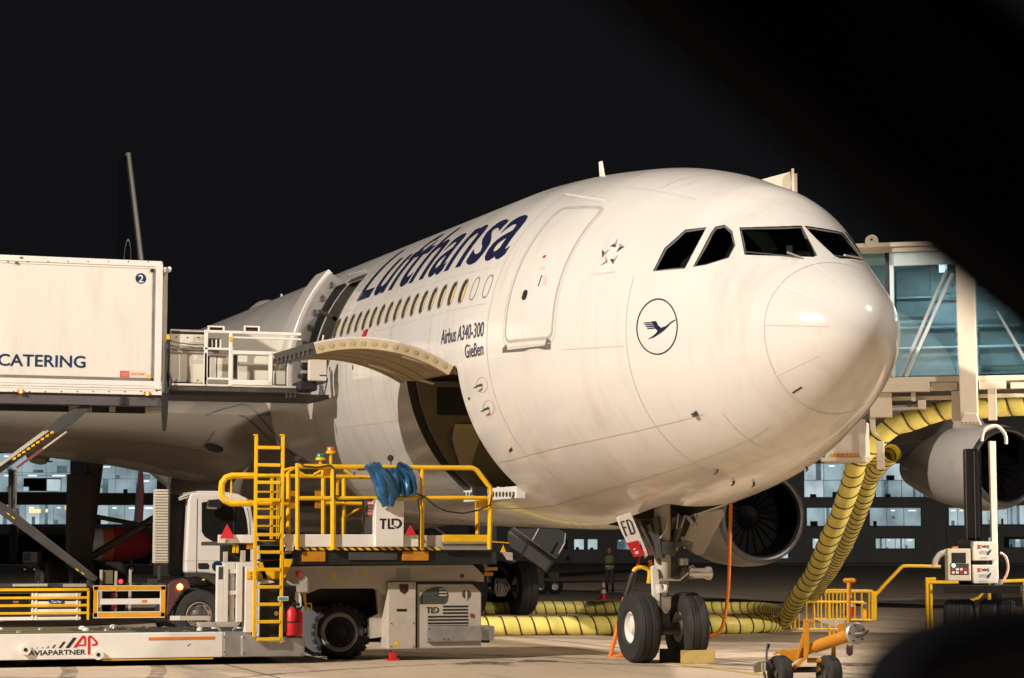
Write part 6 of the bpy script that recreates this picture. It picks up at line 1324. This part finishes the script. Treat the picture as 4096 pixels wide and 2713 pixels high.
# a person watching from the apron
def person(label, foot, face, h_=1.86):
    me = bpy.data.meshes.new('person'); V, E, Rr = [], [], []
    def vt(x, y, z, r, link=None):
        V.append((x, y, z)); Rr.append(r)
        if link is not None: E.append((link, len(V)-1))
        return len(V)-1
    s_ = h_/1.8
    pel = vt(0, 0, .96*s_, .15); wst = vt(0, .01, 1.12*s_, .135, pel); ch = vt(0, .0, 1.34*s_, .165, wst); nk = vt(0, 0, 1.50*s_, .065, ch); hd0 = vt(0, .02, 1.60*s_, .09, nk); hd1 = vt(0, .03, 1.72*s_, .095, hd0)
    for sd in (-1, 1):
        hp_ = vt(.1*sd, 0, .90*s_, .105, pel); kn = vt(.11*sd, .03, .50*s_, .07, hp_); an = vt(.12*sd, 0, .09*s_, .05, kn); to = vt(.13*sd, .16, .04*s_, .045, an)
        sh = vt(.2*sd, 0, 1.43*s_, .075, ch); el = vt(.27*sd, .03, 1.15*s_, .055, sh); wr = vt(.12*sd, .22, 1.12*s_, .04, el); pa = vt(.06*sd, .27, 1.13*s_, .04, wr)
        for k in range(4): f1 = vt(.03*sd, .30+.012*k, 1.16*s_-.022*k, .011, pa); vt(-.01*sd, .31+.01*k, 1.165*s_-.022*k, .009, f1)
        th = vt(.06*sd, .29, 1.18*s_, .012, pa)
    me.from_pydata(V, E, []); o = bpy.data.objects.new('person', me); COL.objects.link(o); o.location = foot; o.rotation_euler = (0, 0, face)
    sk = o.modifiers.new('skin', 'SKIN'); sk.use_smooth_shade = True
    for i, r in enumerate(Rr): me.skin_vertices[0].data[i].radius = (r, r)
    me.skin_vertices[0].data[0].use_root = True
    sb_ = o.modifiers.new('sub', 'SUBSURF'); sb_.levels = sb_.render_levels = 2
    me.materials.append(mat('dark_clothes', (.018, .018, .022), .85, 0, .2, 8)); tag(o, label, 'person')
    def ch_(name, mb, m_):
        q = mb.build(name, m_, None, True); q.parent = o; return q
    ch_('vest', MB().loft([[(a*math.cos(2*PI*i/20), b*math.sin(2*PI*i/20), z*s_) for i in range(20)] for z, a, b in ((.92, .19, .165), (1.1, .19, .165), (1.34, .22, .185), (1.46, .15, .12))], cap=False), mat('hi_vis_olive', (.09, .095, .02), .7, 0, .25, 10))
    for z in (1.02, 1.2): ch_('reflective_band', MB().loft([[(a*math.cos(2*PI*i/20), b*math.sin(2*PI*i/20), zz*s_) for i in range(20)] for zz, a, b in ((z, .197, .172), (z+.05, .199, .174))], cap=False), mat('reflective_grey', (.30, .28, .20), .4))
    ch_('head', MB().rev((0, .03, 1.52*s_), (0, 0, 1), [(0, .05), (.05, .085), (.12, .1), (.2, .095), (.25, .06), (.265, .01)], 16), mat('skin_tone', (.18, .09, .06), .6))
    ch_('nose', MB().rev((0, .125, 1.62*s_), (0, 1, -.3), [(0, .018), (.02, .012), (.028, .0)], 8), mat('skin_tone', (.18, .09, .06)))
    ch_('cap', MB().rev((0, .02, 1.66*s_), (0, 0, 1), [(0, .106), (.05, .105), (.11, .07), (.125, .01)], 16), mat('dark_cap', (.06, .015, .012), .8))
    return o
person('person in a hi-vis vest and dark trousers standing beyond the striped cone', ground(2440, 2372), math.radians(60))
# the far aircraft with a red tail
RF = Fr(at(490, 2200, 165), RT, R2); c = RF.p(1090, 1185); RP = thing('far_aircraft', 'small red and white aircraft parked far behind the left main gear', 'aircraft', (c.x, c.y, 0))
ax = (RT*.93+FH*.37).normalized(); rp_m = mat('far_red', (.42, .03, .035), .35, coat=.4); ro_m = mat('far_orange', (.62, .13, .03), .35, coat=.4); rw_m = mat('far_white', (.62, .58, .55), .35, coat=.4)
c0 = c-ax*2.0
MB().rev(c0, ax, [(-1.3, .6), (-.9, .92), (-.3, 1.12), (.4, 1.22)], 28).build('nose_section', rw_m, RP, True); MB().rev(c0, ax, [(.4, 1.22), (1.2, 1.3)], 28, False).build('stripe', ro_m, RP, True); MB().rev(c0, ax, [(1.2, 1.3), (2.4, 1.28), (3.6, 1.02), (4.4, .6), (4.6, .2)], 28).build('tail_section', rp_m, RP, True)
MB().prism([RF.p(1190, 1050), RF.p(1272, 1050), RF.p(1290, 730), RF.p(1275, 500), RF.p(1240, 500), RF.p(1215, 800)], FH*.25).build('fin', rp_m, RP, bevel=.03)
MB().prism([RF.p(1196, 1000, .02), RF.p(1214, 1000, .02), RF.p(1246, 640, .02), RF.p(1225, 640, .02)], FH*.1).build('fin_edge', mat('far_blue', (.12, .14, .25), .4), RP)
for x in (960, 1180): 
    q = RF.p(x, 1300); MB().cyl((q.x, q.y, .3), (q.x, q.y, q.z+.6), .12, 10).build('gear_leg', stl_m, RP, True); wheel((q.x, q.y, .35), FH, .35, .25, RP, .5)
# ------------------------------------------------------------------ the car the picture was taken from: windscreen pillar and door mirror
CR = thing('car', 'dark car in the near foreground showing only its windscreen pillar and door mirror', 'car', tuple(Vector((CAM.x+.6, CAM.y-.4, 0))))
cr_m = mat('car_trim', (.005, .005, .006), .95, 0, .3, 6, spec=0)
def slab(pts, d0, d1): return MB().loft([[at(u, v, d0) for u, v in pts], [at(u, v, d1) for u, v in pts]])
pil = []
for k in range(9):
    t = k/8; u, v = 1500+(5200-1500)*t, -770+(2270+770)*t-190*math.sin(PI*t)*0
    pil.append([at(u, v+40, .62), at(u+140, v-130, .58), at(u+560, v-640, .60), at(u+640, v-780, .64), at(u+420, v-520, .70), at(u+60, v-60, .68)])
MB().loft(pil).build('windscreen_pillar', cr_m, CR, True)
ring_ = []
for dk, sc_ in ((.72, .80), (.75, .95), (.8, 1.0), (.85, .96), (.89, .75)):
    r_ = []
    for i in range(40):
        a = 2*PI*i/40; cc, ss = math.cos(a), math.sin(a); e_ = 2/2.7
        r_.append(at(4330+930*sc_*math.copysign(abs(cc)**e_, cc), 2845+465*sc_*math.copysign(abs(ss)**e_, ss), dk))
    ring_.append(r_)
mr = MB().loft(ring_).build('door_mirror', cr_m, CR, True)
MB().add([at(4330+790*math.cos(2*PI*i/32), 2880+340*math.sin(2*PI*i/32), .715) for i in range(32)], [tuple(range(32))]).build('mirror_glass', mat('mirror_glass', (.01, .012, .02), .3, .3, spec=.2), mr)
slab([(4600, 3250), (5000, 3250), (5100, 3900), (4400, 3900)], .77, .85).build('mirror_arm', cr_m, CR)
a, b = at(2600, 3900, .93), at(6200, 3900, .93); MB().obox(Vector((a.x, a.y, .45)), Vector((b.x-a.x, b.y-a.y, 0)), FH*.14, (0, 0, a.z-.45)).build('door', cr_m, CR, bevel=.02)
